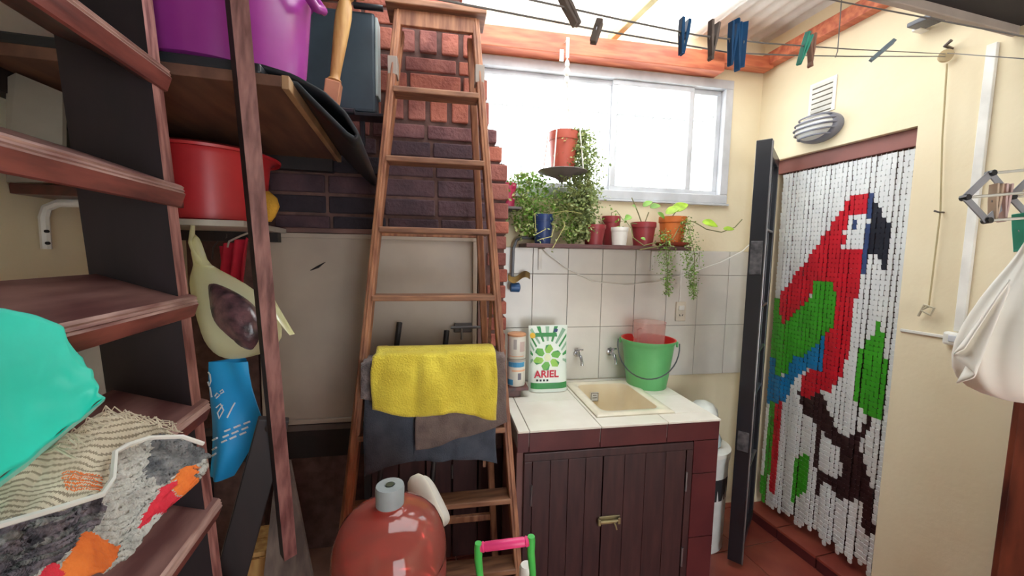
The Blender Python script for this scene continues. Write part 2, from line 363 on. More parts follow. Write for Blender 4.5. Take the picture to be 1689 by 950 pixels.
# ------------------------------------------------------------------ window
w1 = bpy.data.objects.new('window_1', None); COL.objects.link(w1); w1.location = tuple(LP((WU0 + WU1) / 2, 0, WZ0)); struct(w1, 'wide white aluminium sliding window full of daylight')
fw = .05
mb = MB(); mb.lspan(WU0, WU1, .012, -.06, WZ0, WZ0 + fw); mb.lspan(WU0, WU1, .012, -.06, WZ1 - fw, WZ1); mb.lspan(WU0, WU0 + fw, .012, -.06, WZ0 + fw, WZ1 - fw); mb.lspan(WU1 - fw, WU1, .012, -.06, WZ0 + fw, WZ1 - fw)
obj('window_frame', mb, ALU, w1, bevel=.004)
GLASS = sheet('window_glass', (250, 252, 252), .92, .02, .04)
sx = [WU0 + fw, ud(wb(1012, 230))[0], ud(wb(1140, 230))[0], WU1 - fw]
for q, (a, b, dd) in enumerate(((sx[0], sx[1] + .01, -.035), (sx[1] - .01, sx[2] + .01, -.015), (sx[2], sx[3], -.035))):
    mb = MB(); z0, z1, t = WZ0 + fw, WZ1 - fw, .028
    mb.lspan(a, b, dd + .009, dd - .009, z0, z0 + t); mb.lspan(a, b, dd + .009, dd - .009, z1 - t, z1); mb.lspan(a, a + t, dd + .009, dd - .009, z0 + t, z1 - t); mb.lspan(b - t, b, dd + .009, dd - .009, z0 + t, z1 - t)
    sh = obj('sash', mb, ALU, w1, bevel=.003)
    mb = MB(); mb.lspan(a + t, b - t, dd + .002, dd - .002, z0 + t, z1 - t); obj('pane', mb, GLASS, sh)
# reveal board under the window
mb = MB(); mb.lspan(WU0, WU1 + .01, .018, .0, WZ0 - .012, WZ0 - .001); obj('sill', mb, ALU, w1, bevel=.002)
# security grille outside
gr = thing('window_grille', 'white security grille of thin bars outside the window', 'window grille', LP((WU0 + WU1) / 2, -.22, WZ0))
GRM = mat('grille_paint', (96, 98, 102), .5)
for q in range(13):
    u = WU0 + .08 + q * (WU1 - WU0 - .1) / 12
    mb = MB(); mb.tube([LP(u, -.22, WZ0 + .01), LP(u, -.22, WZ1 - .02)], .005, 6); obj('bar', mb, GRM, gr)
for z in (WZ0 + .07, WZ1 - .16):
    mb = MB(); mb.lspan(WU0, WU1, -.215, -.225, z - .006, z + .006); obj('crossbar', mb, GRM, gr)
mb = MB()
for u in (WU0 + .02, WU1 - .02):
    for z in (WZ0 + .07, WZ1 - .16): mb.lspan(u - .008, u + .008, -.13, -.225, z - .008, z + .008)
obj('wall_fixing', mb, GRM, gr)

# ------------------------------------------------------------------ brick barbecue with chimney
bbq = thing('brick_barbecue', 'red brick barbecue and chimney behind the wooden ladder', 'barbecue', LP(-2.25, DB / 2, 0))
def bz(py, px=690): return float(wb(px, py, DB)[2])
def bu(px, py): return ud(wb(px, py, DB))[0]
BR = -1.555; BL = -2.94
edge_px = [(-40, 762), (8, 765), (28, 775), (70, 795), (105, 797), (126, 803), (160, 806), (185, 811), (226, 822), (252, 830), (284, 839), (600, 839)]
def redge(z):
    pts = [(bz(py), bu(px, py)) for py, px in edge_px]
    if z >= pts[0][0]: return pts[0][1]
    for (z1, u1), (z0, u0) in zip(pts, pts[1:]):
        if z0 <= z <= z1: return u0 + (u1 - u0) * (z - z0) / (z1 - z0)
    return pts[-1][1]
ys = [-62, -34, -8, 19, 47, 91, 119, 158, 203, 231, 261, 294, 327, 359, 384]
kinds = ['s', 's', 's', 's', 'v', 's', 's', 'v', 's', 's', 's', 's', 's', 's']
ys_lo = 384
# mortar core, course by course so that the corbelled edge is real
mb = MB()
for a, b in zip(ys, ys[1:]):
    z1, z0 = bz(a), bz(b); mb.lspan(BL, redge((z0 + z1) / 2) - .012, .001, DB - .012, z0, z1)
DL, DR = bu(425, 400), bu(787, 400); DT, DBt = bz(385), bz(690, 640)
mb.lspan(DR + .03, BR - .012, .001, DB - .012, 0.0, bz(384)); mb.lspan(BL, DL - .02, .001, DB - .012, 0.0, bz(384))
mb.lspan(DL - .02, DR + .03, .001, .02, 0, bz(384))
obj('mortar_core', mb, MORT, bbq)
BRICKM = mat('half_shaded_brick', (120, 80, 80), .85, c2=(92, 58, 62), scale=9, bump=.5, bscale=60)     # shade under the shelf painted into the brick colour, darkest above the steel door
BRICKS = mat('shaded_brick', (84, 60, 66), .85, c2=(60, 44, 52), scale=9, bump=.5, bscale=60)
SHADEB = mat('shadow_black_brick', (50, 42, 50), .9, c2=(38, 32, 40), scale=9, bump=.5, bscale=60)
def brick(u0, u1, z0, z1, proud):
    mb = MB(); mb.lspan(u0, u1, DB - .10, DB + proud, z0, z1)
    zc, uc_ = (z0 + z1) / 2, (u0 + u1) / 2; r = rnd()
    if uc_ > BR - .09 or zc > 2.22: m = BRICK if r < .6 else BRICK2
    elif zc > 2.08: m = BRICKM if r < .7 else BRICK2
    else: m = BRICKS if uc_ > BR - .55 or r < .3 else SHADEB
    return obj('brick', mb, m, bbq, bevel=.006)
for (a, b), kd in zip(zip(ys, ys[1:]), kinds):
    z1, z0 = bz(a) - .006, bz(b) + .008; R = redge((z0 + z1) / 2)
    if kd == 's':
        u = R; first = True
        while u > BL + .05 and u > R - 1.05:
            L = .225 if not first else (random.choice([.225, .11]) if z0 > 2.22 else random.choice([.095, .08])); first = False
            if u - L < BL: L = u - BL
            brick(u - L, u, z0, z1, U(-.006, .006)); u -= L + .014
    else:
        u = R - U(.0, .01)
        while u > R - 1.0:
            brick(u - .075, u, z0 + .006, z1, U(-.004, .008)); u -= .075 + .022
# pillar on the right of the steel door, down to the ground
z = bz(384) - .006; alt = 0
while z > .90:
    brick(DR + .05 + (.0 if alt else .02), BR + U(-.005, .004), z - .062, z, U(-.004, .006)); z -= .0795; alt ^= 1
# steel plate door with frame
dm = MB(); dm.lspan(DL, DR, DB - .02, DB + .008, DBt, DT - .012); door = obj('steel_door', dm, STEEL, bbq, bevel=.003)
fm = MB(); t = .022
fm.lspan(DL, DR, DB + .006, DB + .02, DT - .012 - t, DT - .012); fm.lspan(DL, DR, DB + .006, DB + .02, DBt, DBt + t); fm.lspan(DR - t, DR, DB + .006, DB + .02, DBt + t, DT - .012 - t); fm.lspan(DL, DL + t, DB + .006, DB + .02, DBt + t, DT - .012 - t)
obj('door_rim', fm, STEEL, door, bevel=.004)
fm = MB(); fm.lspan(DL - .02, DR + .03, DB - .01, DB + .012, DT - .010, DT + .012); fm.lspan(DR + .006, DR + .04, DB - .01, DB + .010, DBt - .04, DT - .010)
obj('angle_iron_frame', fm, mat('rusty_frame', (122, 88, 80), .6, c2=(96, 70, 66)), bbq, bevel=.003)
# latch
lp = wb(768, 541, DB + .03); lu = ud(lp)[0]; lz = lp[2]
lm = MB(); lm.lspan(lu - .055, lu + .03, DB + .01, DB + .03, lz - .022, lz + .022); lt = obj('latch', lm, STEELD, door, bevel=.004)
lm = MB(); lm.tube([LP(lu - .07, DB + .04, lz + .005), LP(lu + .09, DB + .04, lz + .005)], .007, 8); lm.tube([LP(lu - .02, DB + .04, lz + .005), LP(lu - .02, DB + .055, lz - .03), LP(lu - .02, DB + .05, lz - .05)], .005, 8)
obj('bolt', lm, GREYM, door, smooth=True)
# scratch on the plate
sc_ = MB(); p0 = wb(512, 446, DB + .0095); p1 = wb(537, 432, DB + .0095); sc_.tube([p0, (p0 + p1) / 2 + [0, 0, -.004], p1], [.002, .006, .001], 5); obj('scratch', sc_, SOOT, door)
# ledge under the door, dark storage below and its plank doors
lm = MB(); lm.lspan(BL, DR + .04, .02, DB + .012, DBt - .035, DBt - .006); obj('ledge', lm, mat('ledge_steel', (96, 84, 80), .6), bbq, bevel=.003)
lm = MB(); lm.lspan(BL, DR + .04, .04, DB + .0, DBt - .17, DBt - .036); obj('ash_drawer', lm, SOOT, bbq, bevel=.003)
pu0, pu1 = bu(612, 820), BR
n = 5
for q in range(n):
    a = pu0 + (pu1 - pu0) * q / n; b = pu0 + (pu1 - pu0) * (q + 1) / n
    mb = MB(); mb.lspan(a + .003, b - .003, DB - .03, DB + .0, .04, .60); pk = obj('plank', mb, CABW, bbq, bevel=.004)
    if q == 3:
        hm = MB(); hm.tube([LP(a + .0, DB + .004, .46), LP(a + .0, DB + .004, .53)], .005, 8); obj('hinge', hm, GREYM, pk)
mb = MB(); mb.lspan(pu0 - .03, pu0, DB - .04, DB + .004, .0, .62); mb.lspan(BL, BL + .06, .03, DB, 0, .60); obj('storage_jamb', mb, BLKW, bbq)

# ------------------------------------------------------------------ sink counter
CZ = .86; CU1 = -.632; CU0 = -1.56; CD = .622
ctr = thing('sink_counter', 'maroon tiled laundry counter with white tiled top', 'counter', LP((CU0 + CU1) / 2, CD / 2, 0))
sU0, sU1, sD0, sD1 = -1.325, -.925, .10, .50     # sink hole (refined below)
sk = [ud(onz(px, py, CZ)) for px, py in ((934, 634), (1033, 626), (1115, 681), (984, 689))]
sU0 = (sk[0][0] + sk[3][0]) / 2; sU1 = (sk[1][0] + sk[2][0]) / 2; sD0 = max(.03, (sk[0][1] + sk[1][1]) / 2); sD1 = (sk[2][1] + sk[3][1]) / 2
# slab round the sink hole
mb = MB(); zt = CZ - .010; zb = CZ - .075
mb.lspan(BR + .002, CU1, .001, sD0, zb, zt); mb.lspan(BR + .002, sU0, sD0, DB + .012, zb, zt); mb.lspan(CU0, sU0, DB + .012, sD1, zb, zt); mb.lspan(sU1, CU1, sD0, sD1, zb, zt); mb.lspan(CU0, CU1, sD1, CD - .012, zb, zt)
obj('slab', mb, GROUT, ctr)
def toptile(a, b, c, d):
    # cut a top tile around the sink hole
    rs = [(a, b, c, d)]
    if a < sU1 and b > sU0 and c < sD1 and d > sD0:
        rs = []
        if c < sD0: rs.append((a, b, c, sD0))
        if d > sD1: rs.append((a, b, sD1, d))
        c2, d2 = max(c, sD0), min(d, sD1)
        if a < sU0: rs.append((a, sU0, c2, d2))
        if b > sU1: rs.append((sU1, b, c2, d2))
    for a, b, c, d in rs:
        if b - a < .012 or d - c < .012: continue
        mb = MB(); mb.lspan(a + .0015, b - .0015, c + .0015, d - .0015, zt, CZ); obj('top_tile', mb, TILEC, ctr, bevel=.0015, seg=1)
uc = [CU0, -1.51, -1.20, -.89, CU1]; dc = [.002, .31, CD]
for a, b in zip(uc, uc[1:]):
    for c, d in zip(dc, dc[1:]):
        if a < BR and c < .25:
            toptile(max(a, BR + .002), b, c, DB + .012); toptile(a, b, DB + .012, d)
        else: toptile(a, b, c, d)
# body sides
mb = MB(); fz = CZ - .012
mb.lspan(CU1 - .05, CU1 - .008, .002, CD - .02, 0, fz); mb.lspan(CU0 + .002, CU0 + .04, DB + .012, CD - .02, 0, fz); mb.lspan(CU0 + .04, CU1 - .05, CD - .07, CD - .02, fz - .09, fz - .063); mb.lspan(CU0 + .04, CU1 - .05, CD - .07, CD - .02, 0, .03)
obj('masonry', mb, GROUTM, ctr)
def fronttile(a, b, z0, z1): m = MB(); m.lspan(a + .0015, b - .0015, CD - .02, CD - .008, z0 + .0015, z1 - .0015); obj('front_tile', m, TILEM, ctr, bevel=.0015, seg=1)
zf = [fz - .085]
for a, b in zip([CU0, -1.51, -1.20, -.89, CU1 - .001], [-1.51, -1.20, -.89, CU1 - .001]): fronttile(a, b, fz - .085, fz)
for z0, z1 in ((fz - .085 - .155, fz - .085), (fz - .085 - .46, fz - .085 - .155), (0, fz - .085 - .46)): fronttile(CU1 - .125, CU1 - .001, z0, z1)
for z0, z1 in ((.55, fz), (.25, .55), (0, .25)):
    for c, d in ((.002, .31), (.31, CD - .008)):
        m = MB(); m.lspan(CU1 - .008, CU1, c + .0015, d - .0015, z0 + .0015, z1 - .0015); obj('side_tile', m, TILEM, ctr, bevel=.0015, seg=1)
# wooden door frame and the two plank doors
fL, fR, fT = CU0 + .03, CU1 - .128, fz - .088
mb = MB(); mb.lspan(fL, fR, CD - .03, CD - .004, fT - .035, fT); mb.lspan(fL, fL + .035, CD - .03, CD - .004, .02, fT - .035); mb.lspan(fR - .03, fR, CD - .03, CD - .004, .02, fT - .035)
obj('door_frame', mb, CABW, ctr, bevel=.003)
mid = ud(onp(993, 850, O0 + NB * CD, NB))[0]
for a, b, hs in ((fL + .037, mid - .002, 0), (mid + .002, fR - .032, 1)):
    n = 4; w = (b - a) / n; dr = None
    for q in range(n):
        mb = MB(); mb.lspan(a + q * w + .0004, a + (q + 1) * w - .0004, CD - .028, CD - .008, .03, fT - .037)
        if dr is None: dr = obj('door', mb, CABW, ctr, bevel=.0018)
        else: obj('plank', mb, CABW, dr, bevel=.0018)
    hu = a - .004 if hs == 0 else b + .004
    for hz in (.58, .22):
        mb = MB(); mb.tube([LP(hu, CD - .002, hz - .045), LP(hu, CD - .002, hz + .045)], .005, 8); obj('hinge', mb, GREYM, dr)
lz = float(onp(1008, 858, O0 + NB * CD, NB)[2])
mb = MB(); mb.lspan(mid - .012, mid + .085, CD - .008, CD - .002, lz - .018, lz + .018); mb.tube([LP(mid - .02, CD + .006, lz), LP(mid + .08, CD + .006, lz)], .006, 8); mb.tube([LP(mid + .05, CD + .006, lz), LP(mid + .055, CD + .02, lz - .012), LP(mid + .06, CD + .022, lz - .03)], .004, 6)
mb.lspan(mid - .02, mid - .008, CD - .002, CD + .012, lz - .014, lz + .014); mb.lspan(mid + .07, mid + .082, CD - .002, CD + .012, lz - .014, lz + .014)
obj('latch', mb, mat('brass_latch', (176, 160, 110), .4, metal=.5, c2=(120, 110, 84)), ctr, bevel=.002)
# sink: rim and basin
sink = thing('laundry_sink', 'cream laundry sink set into the white tiled counter', 'sink', LP((sU0 + sU1) / 2, (sD0 + sD1) / 2, CZ - .2))
def rrect(a, b, c, d, r, n=5):
    pts = []
    for cx_, cy_, w0 in ((b - r, d - r, 0), (a + r, d - r, 90), (a + r, c + r, 180), (b - r, c + r, 270)):
        for q in range(n + 1): w = math.radians(w0 + 90 * q / n); pts.append((cx_ + r * math.cos(w), cy_ + r * math.sin(w)))
    return pts
def ringmesh(levels, mi=0, cap=True):
    m = MB(); n = len(levels[0][0]); vs = []
    for pts, z in levels: vs += [LP(u, d, z) for u, d in pts]
    fs = [(i * n + k, i * n + (k + 1) % n, (i + 1) * n + (k + 1) % n, (i + 1) * n + k) for i in range(len(levels) - 1) for k in range(n)]
    if cap: fs.append(tuple(range((len(levels) - 1) * n, len(levels) * n)))
    return m.add(vs, fs, mi)
R_ = lambda i, r: rrect(sU0 + i, sU1 - i, sD0 + i, sD1 - i, r)
obj('rim', ringmesh([(R_(.0015, .004), CZ - .03), (R_(.0015, .004), CZ + .004), (R_(.008, .008), CZ + .010), (R_(.042, .04), CZ + .010), (R_(.048, .045), CZ + .004)], cap=False), CREAMR, sink, smooth=True)
obj('basin', ringmesh([(R_(.047, .045), CZ + .005), (R_(.056, .045), CZ - .05), (R_(.066, .05), CZ - .15), (R_(.09, .05), CZ - .185), (R_(.15, .02), CZ - .19)]), CREAM, sink, smooth=True)
mb = MB(); pc = LP(sU0 + .15, sD0 + .071, CZ - .06); mb.box(pc, (.045, .003, .05), FB); st = obj('maker_sticker', mb, WPRINT, sink)
mb = MB()
for q, (du, dz, w) in enumerate(((0, .022, .042), (0, -.022, .042))): mb.box(pc + NB * .0022 + UB * du + ZZ * dz, (w, .001, .003), FB)
for du in (-.02, .02): mb.box(pc + NB * .0022 + UB * du, (.003, .001, .045), FB)
for dz, w in ((.010, .02), (-.004, .026)): mb.box(pc + NB * .0022 + ZZ * dz, (w, .001, .004), FB)
obj('sticker_print', mb, mat('grey_print', (120, 116, 108), .6), st)
# taps
def tap(px, py, label):
    p = wb(px, py, .0); t = thing('tap', label, 'tap', p, 'taps above the laundry sink')
    u, z = ud(p)[0], p[2]
    mb = MB(); mb.lathe([(.018, 0), (.02, .004), (.012, .008)], LP(u, .009, z), 14, np.stack([UB, ZZ, NB], axis=1)); obj('wall_flange', mb, CHROME, t, smooth=True)
    mb = MB(); mb.tube([LP(u, .01, z), LP(u, .045, z), LP(u + .004, .07, z - .004), LP(u + .006, .085, z - .03), LP(u + .006, .088, z - .05)], [.009, .009, .0085, .008, .009], 10); obj('spout', mb, CHROME, t, smooth=True)
    mb = MB(); mb.tube([LP(u, .045, z), LP(u, .045, z + .026)], .006, 8); hd = obj('valve_stem', mb, CHROME, t, smooth=True)
    mb = MB(); mb.tube([LP(u - .026, .045, z + .028), LP(u + .026, .045, z + .028)], .005, 8); mb.tube([LP(u, .02, z + .028), LP(u, .07, z + .028)], .005, 8); obj('cross_handle', mb, CHROME, t, smooth=True)
tap(950, 582, 'chrome wall tap beside the detergent bag'); tap(1004, 580, 'chrome wall tap beside the green bucket')

# ------------------------------------------------------------------ text helper (flat print)
def text(name, s, size, o, ax, ay, m, parent, ext=.0006, cx=True, bold=.0):
    cu = bpy.data.curves.new(name, 'FONT'); cu.body = s; cu.size = size; cu.extrude = ext; cu.offset = bold
    if cx: cu.align_x = 'CENTER'; cu.align_y = 'CENTER'
    cu.resolution_u = 3
    tmp = bpy.data.objects.new(name, cu); COL.objects.link(tmp); dg = bpy.context.evaluated_depsgraph_get(); me = tmp.evaluated_get(dg).to_mesh()
    o = np.array(o, float); ax = np.array(ax); ay = np.array(ay); az = np.cross(ax, ay); mb = MB()
    mb.add([o + ax * v.co.x + ay * v.co.y + az * v.co.z for v in me.vertices], [tuple(p.vertices) for p in me.polygons])
    tmp.to_mesh_clear(); bpy.data.objects.remove(tmp)
    return obj(name, mb, m, parent, fixn=False)

# ------------------------------------------------------------------ wooden step ladder
TOPY, BOTY = 1.72, 1.445
Pl = np.array([0, BOTY, 0.0]); Tl = np.array([0, TOPY, 2.55]); ln = np.cross(UB, unit(Tl - Pl)); ln = ln if ln[1] < 0 else -ln
lad = thing('step_ladder', 'tall narrow wooden step ladder standing before the brick barbecue', 'ladder', Pl + [.12, 0, 0])
def lpt(px, py): return onp(px, py, Pl, ln)
lt, rt = lpt(657, 30), lpt(784, 44); lb, rb = lpt(584, 760), lpt(854, 940)
def stile(a, b, z): t = (z - a[2]) / (b[2] - a[2]); return a + (b - a) * t
for a, b, sgn in ((lt, lb, 1), (rt, rb, -1)):
    p, q = stile(a, b, 0.0), stile(a, b, 2.52)
    mb = MB(); mb.beam(p, q, .030, .055, UB); st = obj('front_stile', mb, LADW, lad, bevel=.004)
    mb = MB(); mb.beam(p - ln * -.026, q - ln * -.026, .008, .012, UB); obj('stile_bead', mb, LADW, st, bevel=.002)
    mb = MB(); zz = stile(a, b, 2.30); mb.beam(zz - [0, 0, .035], zz + [0, 0, .035], .036, .062, UB); obj('repair_tape', mb, mat('grey_tape', (150, 138, 128), .6), st, bevel=.002)
rung_y = [(150, 165), (262, 275), (375, 388), (487, 494), (600, 598), (712, 708), (832, 826), (950, 944), (1075, 1068)]
RZ = []
for yl, yr in rung_y:
    zl, zr = lpt(640, yl)[2], lpt(815, yr)[2]; z = (zl + zr) / 2; RZ.append(z)
    a, b = stile(lt, lb, z), stile(rt, rb, z); c = (a + b) / 2; w = np.linalg.norm(b - a)
    mb = MB(); mb.box(c - [0, -.008, 0], (w - .02, .085, .022), FB); obj('tread', mb, LADT, lad, bevel=.004)
a, b = stile(lt, lb, 2.53), stile(rt, rb, 2.53); c = (a + b) / 2
mb = MB(); mb.box(c + [0, .02, .012], (np.linalg.norm(b - a) + .09, .15, .024), FB); obj('cap', mb, LADT, lad, bevel=.004)
mb = MB(); mb.box(c + [0, -.02, -.035], (np.linalg.norm(b - a) + .0, .02, .06), FB); obj('cap_rail', mb, LADW, lad, bevel=.003)
for px_t, px_b, sg in ((lt, lb, -1), (rt, rb, 1)):
    p = stile(px_t, px_b, 0) + np.array([.045 * sg if sg < 0 else -.045, .30, 0]); q = stile(px_t, px_b, 2.48) + np.array([-.012 * sg, .065, 0])
    mb = MB(); mb.beam(p, q, .028, .04, UB); obj('rear_leg', mb, LADW, lad, bevel=.003)
def rear(z, sg): 
    a, b = ((lt, lb), (rt, rb))[sg]; s = (-1, 1)[sg]; p = stile(a, b, 0) + np.array([.045 * s if s < 0 else -.045, .30, 0]); q = stile(a, b, 2.48) + np.array([-.012 * s, .065, 0]); return stile(q, p, z)
for z in (1.66, .35):
    mb = MB(); mb.beam(rear(z, 0), rear(z, 1), .03, .02, ZZ); obj('rear_crossbar', mb, LADW, lad, bevel=.003)
mb = MB(); mb.beam(stile(rt, rb, 1.2) + np.array([-.045, .08, -.55]), stile(rt, rb, 1.2) + np.array([-.02, .08, .35]), .012, .012, UB); obj('stay_rod', mb, LADT, lad)

# ------------------------------------------------------------------ cloths over the ladder rung
rz = RZ[4] + .012; ra, rb_ = stile(lt, lb, rz), stile(rt, rb, rz); rdir = unit(rb_ - ra)
def drape(name, label, pxl, pxr, zl, zr, zmid, back, lift, m, folds=.012, seed=0, fringe=None):
    # pxl/pxr: bottom-left/right pixels at the rung; zl/zr/zmid: heights of the hem at left, right, middle
    A, B = onp(pxl, 600, ra, ln), onp(pxr, 600, ra, ln); A[2] = B[2] = rz
    def fn(u, v):
        p = A + (B - A) * u; hem = zl + (zr - zl) * u; hem += (zmid - (zl + zr) / 2) * math.sin(math.pi * u)
        tot = (rz - hem) + .11 + back; s = v * tot
        if s < back: q = p + np.array([0, .055 + lift * .5, -(back - s) + lift])
        elif s < back + .11: k = (s - back) / .11; q = p + np.array([0, .055 - .105 * k, lift + .012 * math.sin(math.pi * k)])
        else:
            dr = s - back - .11; q = p + ln * (.050 + lift) - unit(Tl - Pl) * dr + ZZ * lift; k = min(1, dr / .06)
            w = noise.noise(Vector((u * 5 + seed, dr * 3, seed))) * folds * 1.5 + math.sin(u * 16 + seed + dr * 5) * folds * .5
            w += math.exp(-((u - .56) * 14) ** 2) * folds * 1.2 * dr / .2; q = q + ln * (k * (abs(w) + .004 + .02 * dr)) + ZZ * (folds * .6 * math.sin(u * 9 + seed * 2) * dr / .25) + UB * (noise.noise(Vector((u * 3, dr * 5, seed + 9))) * .012 * k)
        return q
    mb = MB().grid(fn, 40, 44); return tag(obj(name, mb, m, smooth='all', solid=.003, fixn=False), label, 'cloth', 'cloths draped over the ladder')
drape('cleaning_cloth', 'slate blue cloth hanging lowest on the ladder', 605, 815, .745, .75, .79, .25, .000, SCLOTH, .007, 3)
drape('cleaning_cloth', 'grey fringed towel sticking out both sides of the yellow cloth', 601, 829, 1.02, .93, .97, .16, .012, GCLOTH, .007, 5)
drape('cleaning_cloth', 'taupe ragged cloth hanging skewed under the yellow cloth', 688, 828, .815, .90, .845, .10, .024, TCLOTH, .007, 8)
drape('cleaning_cloth', 'bright yellow wrinkled cloth over the ladder', 622, 812, .945, .905, .925, .12, .046, YCLOTH, .022, 1)

# ------------------------------------------------------------------ chain curtain with a parrot picture
CXP = RWX + .045; cy0, cy1 = DY0 + .022, DY1 - .03; ctop = 2.062
cur = thing('chain_curtain', 'plastic chain door curtain showing a red macaw on white', 'curtain', (CXP, (cy0 + cy1) / 2, 0.08))
mb = MB(); mb.span((CXP - .008, cy0 - .01, ctop), (CXP + .012, cy1 + .01, ctop + .018)); obj('rail', mb, ALU, cur, bevel=.003)
CM = [mat('link_white', (232, 236, 236), .35, c2=(222, 226, 228)), mat('link_red', (214, 30, 50), .35), mat('link_green', (70, 178, 44), .35), mat('link_blue', (26, 136, 200), .35),
      mat('link_brown', (58, 34, 36), .4), mat('link_black', (40, 44, 56), .35), mat('link_navy', (58, 78, 124), .35)]
pol = [
 (1, [(1404,324),(1431,320),(1431,348),(1424,412),(1418,480),(1415,490),(1404,528),(1399,591),(1385,624),(1369,646),(1361,641),(1358,640),(1339,661),(1320,651),(1324,625),(1339,603),(1360,560),(1365,500),(1343,463),(1339,485),(1317,512),(1295,534),(1287,517),(1287,485),(1294,480),(1316,448),(1338,420),(1363,385),(1384,354)]),
 (0, [(1403,352),(1428,349),(1425,407),(1421,412),(1395,414),(1387,412),(1388,403),(1398,401),(1399,388),(1390,387),(1391,379),(1401,376)]),
 (6, [(1409,363),(1418,362),(1417,377),(1409,377)]),
 (6, [(1431,319),(1441,318),(1437,360),(1429,360)]), (6, [(1428,369),(1436,369),(1433,414),(1428,455),(1420,455),(1423,414)]),
 (5, [(1439,330),(1448,336),(1458,344),(1461,360),(1467,358),(1470,385),(1467,442),(1460,442),(1459,429),(1450,429),(1450,415),(1433,415),(1436,369),(1440,357)]),
 (2, [(1343,463),(1373,464),(1372,476),(1383,479),(1381,509),(1377,539),(1369,542),(1363,550),(1328,589),(1309,589),(1298,619),(1281,616),(1280,594),(1268,586),(1269,531),(1277,490),(1285,487),(1287,517),(1295,534),(1317,512),(1339,487)]),
 (3, [(1363,550),(1359,605),(1347,617),(1344,605),(1333,608),(1309,630),(1295,663),(1270,664),(1256,663),(1259,624),(1265,591),(1276,586),(1280,597),(1281,617),(1298,619),(1309,587),(1329,587)]),
 (4, [(1314,632),(1321,652),(1339,661),(1345,645),(1352,645),(1358,655),(1369,680),(1378,700),(1388,715),(1400,720),(1420,712),(1428,690),(1437,688),(1434,712),(1420,728),(1417,740),(1425,755),(1434,782),(1440,800),(1445,822),(1446,835),(1430,828),(1380,823),(1372,800),(1345,793),(1345,780),(1360,782),(1385,790),(1390,770),(1385,742),(1372,730),(1352,700),(1338,690),(1325,678)]),
 (4, [(1346,690),(1353,690),(1351,820),(1345,820)]), (4, [(1423,824),(1445,827),(1442,882),(1430,887),(1423,865)]),
 (2, [(1451,528),(1454,550),(1462,553),(1462,597),(1467,600),(1465,635),(1459,693),(1426,682),(1411,663),(1413,613),(1418,586),(1426,564),(1443,550)]),
 (2, [(1324,749),(1338,753),(1338,780),(1332,810),(1319,816),(1308,827),(1305,821),(1309,758)]),
 (2, [(1269,663),(1278,663),(1271,758),(1263,827),(1252,824),(1262,758)]), (1, [(1278,663),(1290,663),(1286,758),(1278,812),(1267,812),(1271,758)])]
pol = [(c, [tuple(onx(px, py, CXP)[1:]) for px, py in P]) for c, P in pol]     # picture measured on the curtain itself
def inside(y, z, P):
    r = False; n = len(P)
    for i in range(n):
        (y1, z1), (y2, z2) = P[i], P[(i + 1) % n]
        if (z1 > z) != (z2 > z) and y < (y2 - y1) * (z - z1) / (z2 - z1) + y1: r = not r
    return r
NS = 30; lw = (cy1 - cy0) / NS; lh = .0235
link = [(-.5, .42), (.5, .42), (.5, -.25), (.3, -.5), (-.3, -.5), (-.5, -.25)]
for q in range(NS):
    yc = cy0 + (q + .5) * lw; mb = MB(); nrow = int((ctop - .10) / lh) - random.choice([0, 0, 1, 1, 2]); sway = U(-.004, .004)
    for r in range(nrow):
        z = ctop - .008 - (r + .5) * lh; ci = 0
        for c, P in pol:
            if inside(yc, z, P): ci = c
        yy = yc + sway * r / nrow + U(-.0008, .0008); tw = U(-.18, .18); xx = CXP + U(-.002, .002) + .004 * math.sin(q * 1.3 + r * .05)
        a = np.array([math.sin(tw) * .6, -math.cos(tw), 0]); b = np.array([-.16, 0, 1.0])
        mb.prism([(x * lw * .90, w * lh * 1.08) for x, w in link], (xx, yy, z), a, b, (-.005, 0, 0), ci)
    mb.tube([(CXP + .004, yc, ctop), (CXP + .004, yc + sway, ctop - nrow * lh)], .0018, 5)
    obj('strand', mb, CM, cur)

# ------------------------------------------------------------------ open iron gate before the curtain
gh = np.array([2.005, 1.80, 0]); gf = np.array([1.615, 1.515, 0]); gd = unit(gf - gh); gn = np.array([gd[1], -gd[0], 0]); GW = np.linalg.norm(gf - gh)
gate = thing('iron_gate', 'open black iron gate standing edge-on beside the chain curtain', 'gate', gh)
GF = np.stack([gd, gn, ZZ], axis=1)
def gbox(name, s0, s1, z0, z1, t, m=BLACKM, off=0, par=None): mb = MB(); mb.box(gh + gd * (s0 + s1) / 2 + gn * off + ZZ * (z0 + z1) / 2, (s1 - s0, t, z1 - z0), GF); return obj(name, mb, m, par or gate, bevel=.003)
gs = gbox('lock_stile', GW - .05, GW, .03, 2.13, .065); gbox('hinge_stile', 0, .04, .03, 2.13, .04)
gbox('top_rail', .04, GW - .05, 2.08, 2.13, .04); gbox('bottom_rail', .04, GW - .05, .03, .09, .04)
for z in (.45, .85, 1.08, 1.32, 1.72): gbox('crossbar', .04, GW - .05, z, z + .012, .034, GREYM)
for q in range(5): gbox('bar', .04 + (GW - .09) * (q + 1) / 6 - .006, .04 + (GW - .09) * (q + 1) / 6 + .006, .09, 2.08, .012)
gbox('lock_plate', GW - .002, GW + .003, 1.50, 1.66, .05, WORNB, 0, gs); gbox('lock_plate', GW - .002, GW + .003, .62, .72, .05, WORNB, 0, gs)
gbox('lock_box', GW - .12, GW - .05, 1.50, 1.66, .05, WORNB); gbox('edge_strip', GW - .006, GW + .002, .03, 2.12, .008, GREYM, -.034, gs)

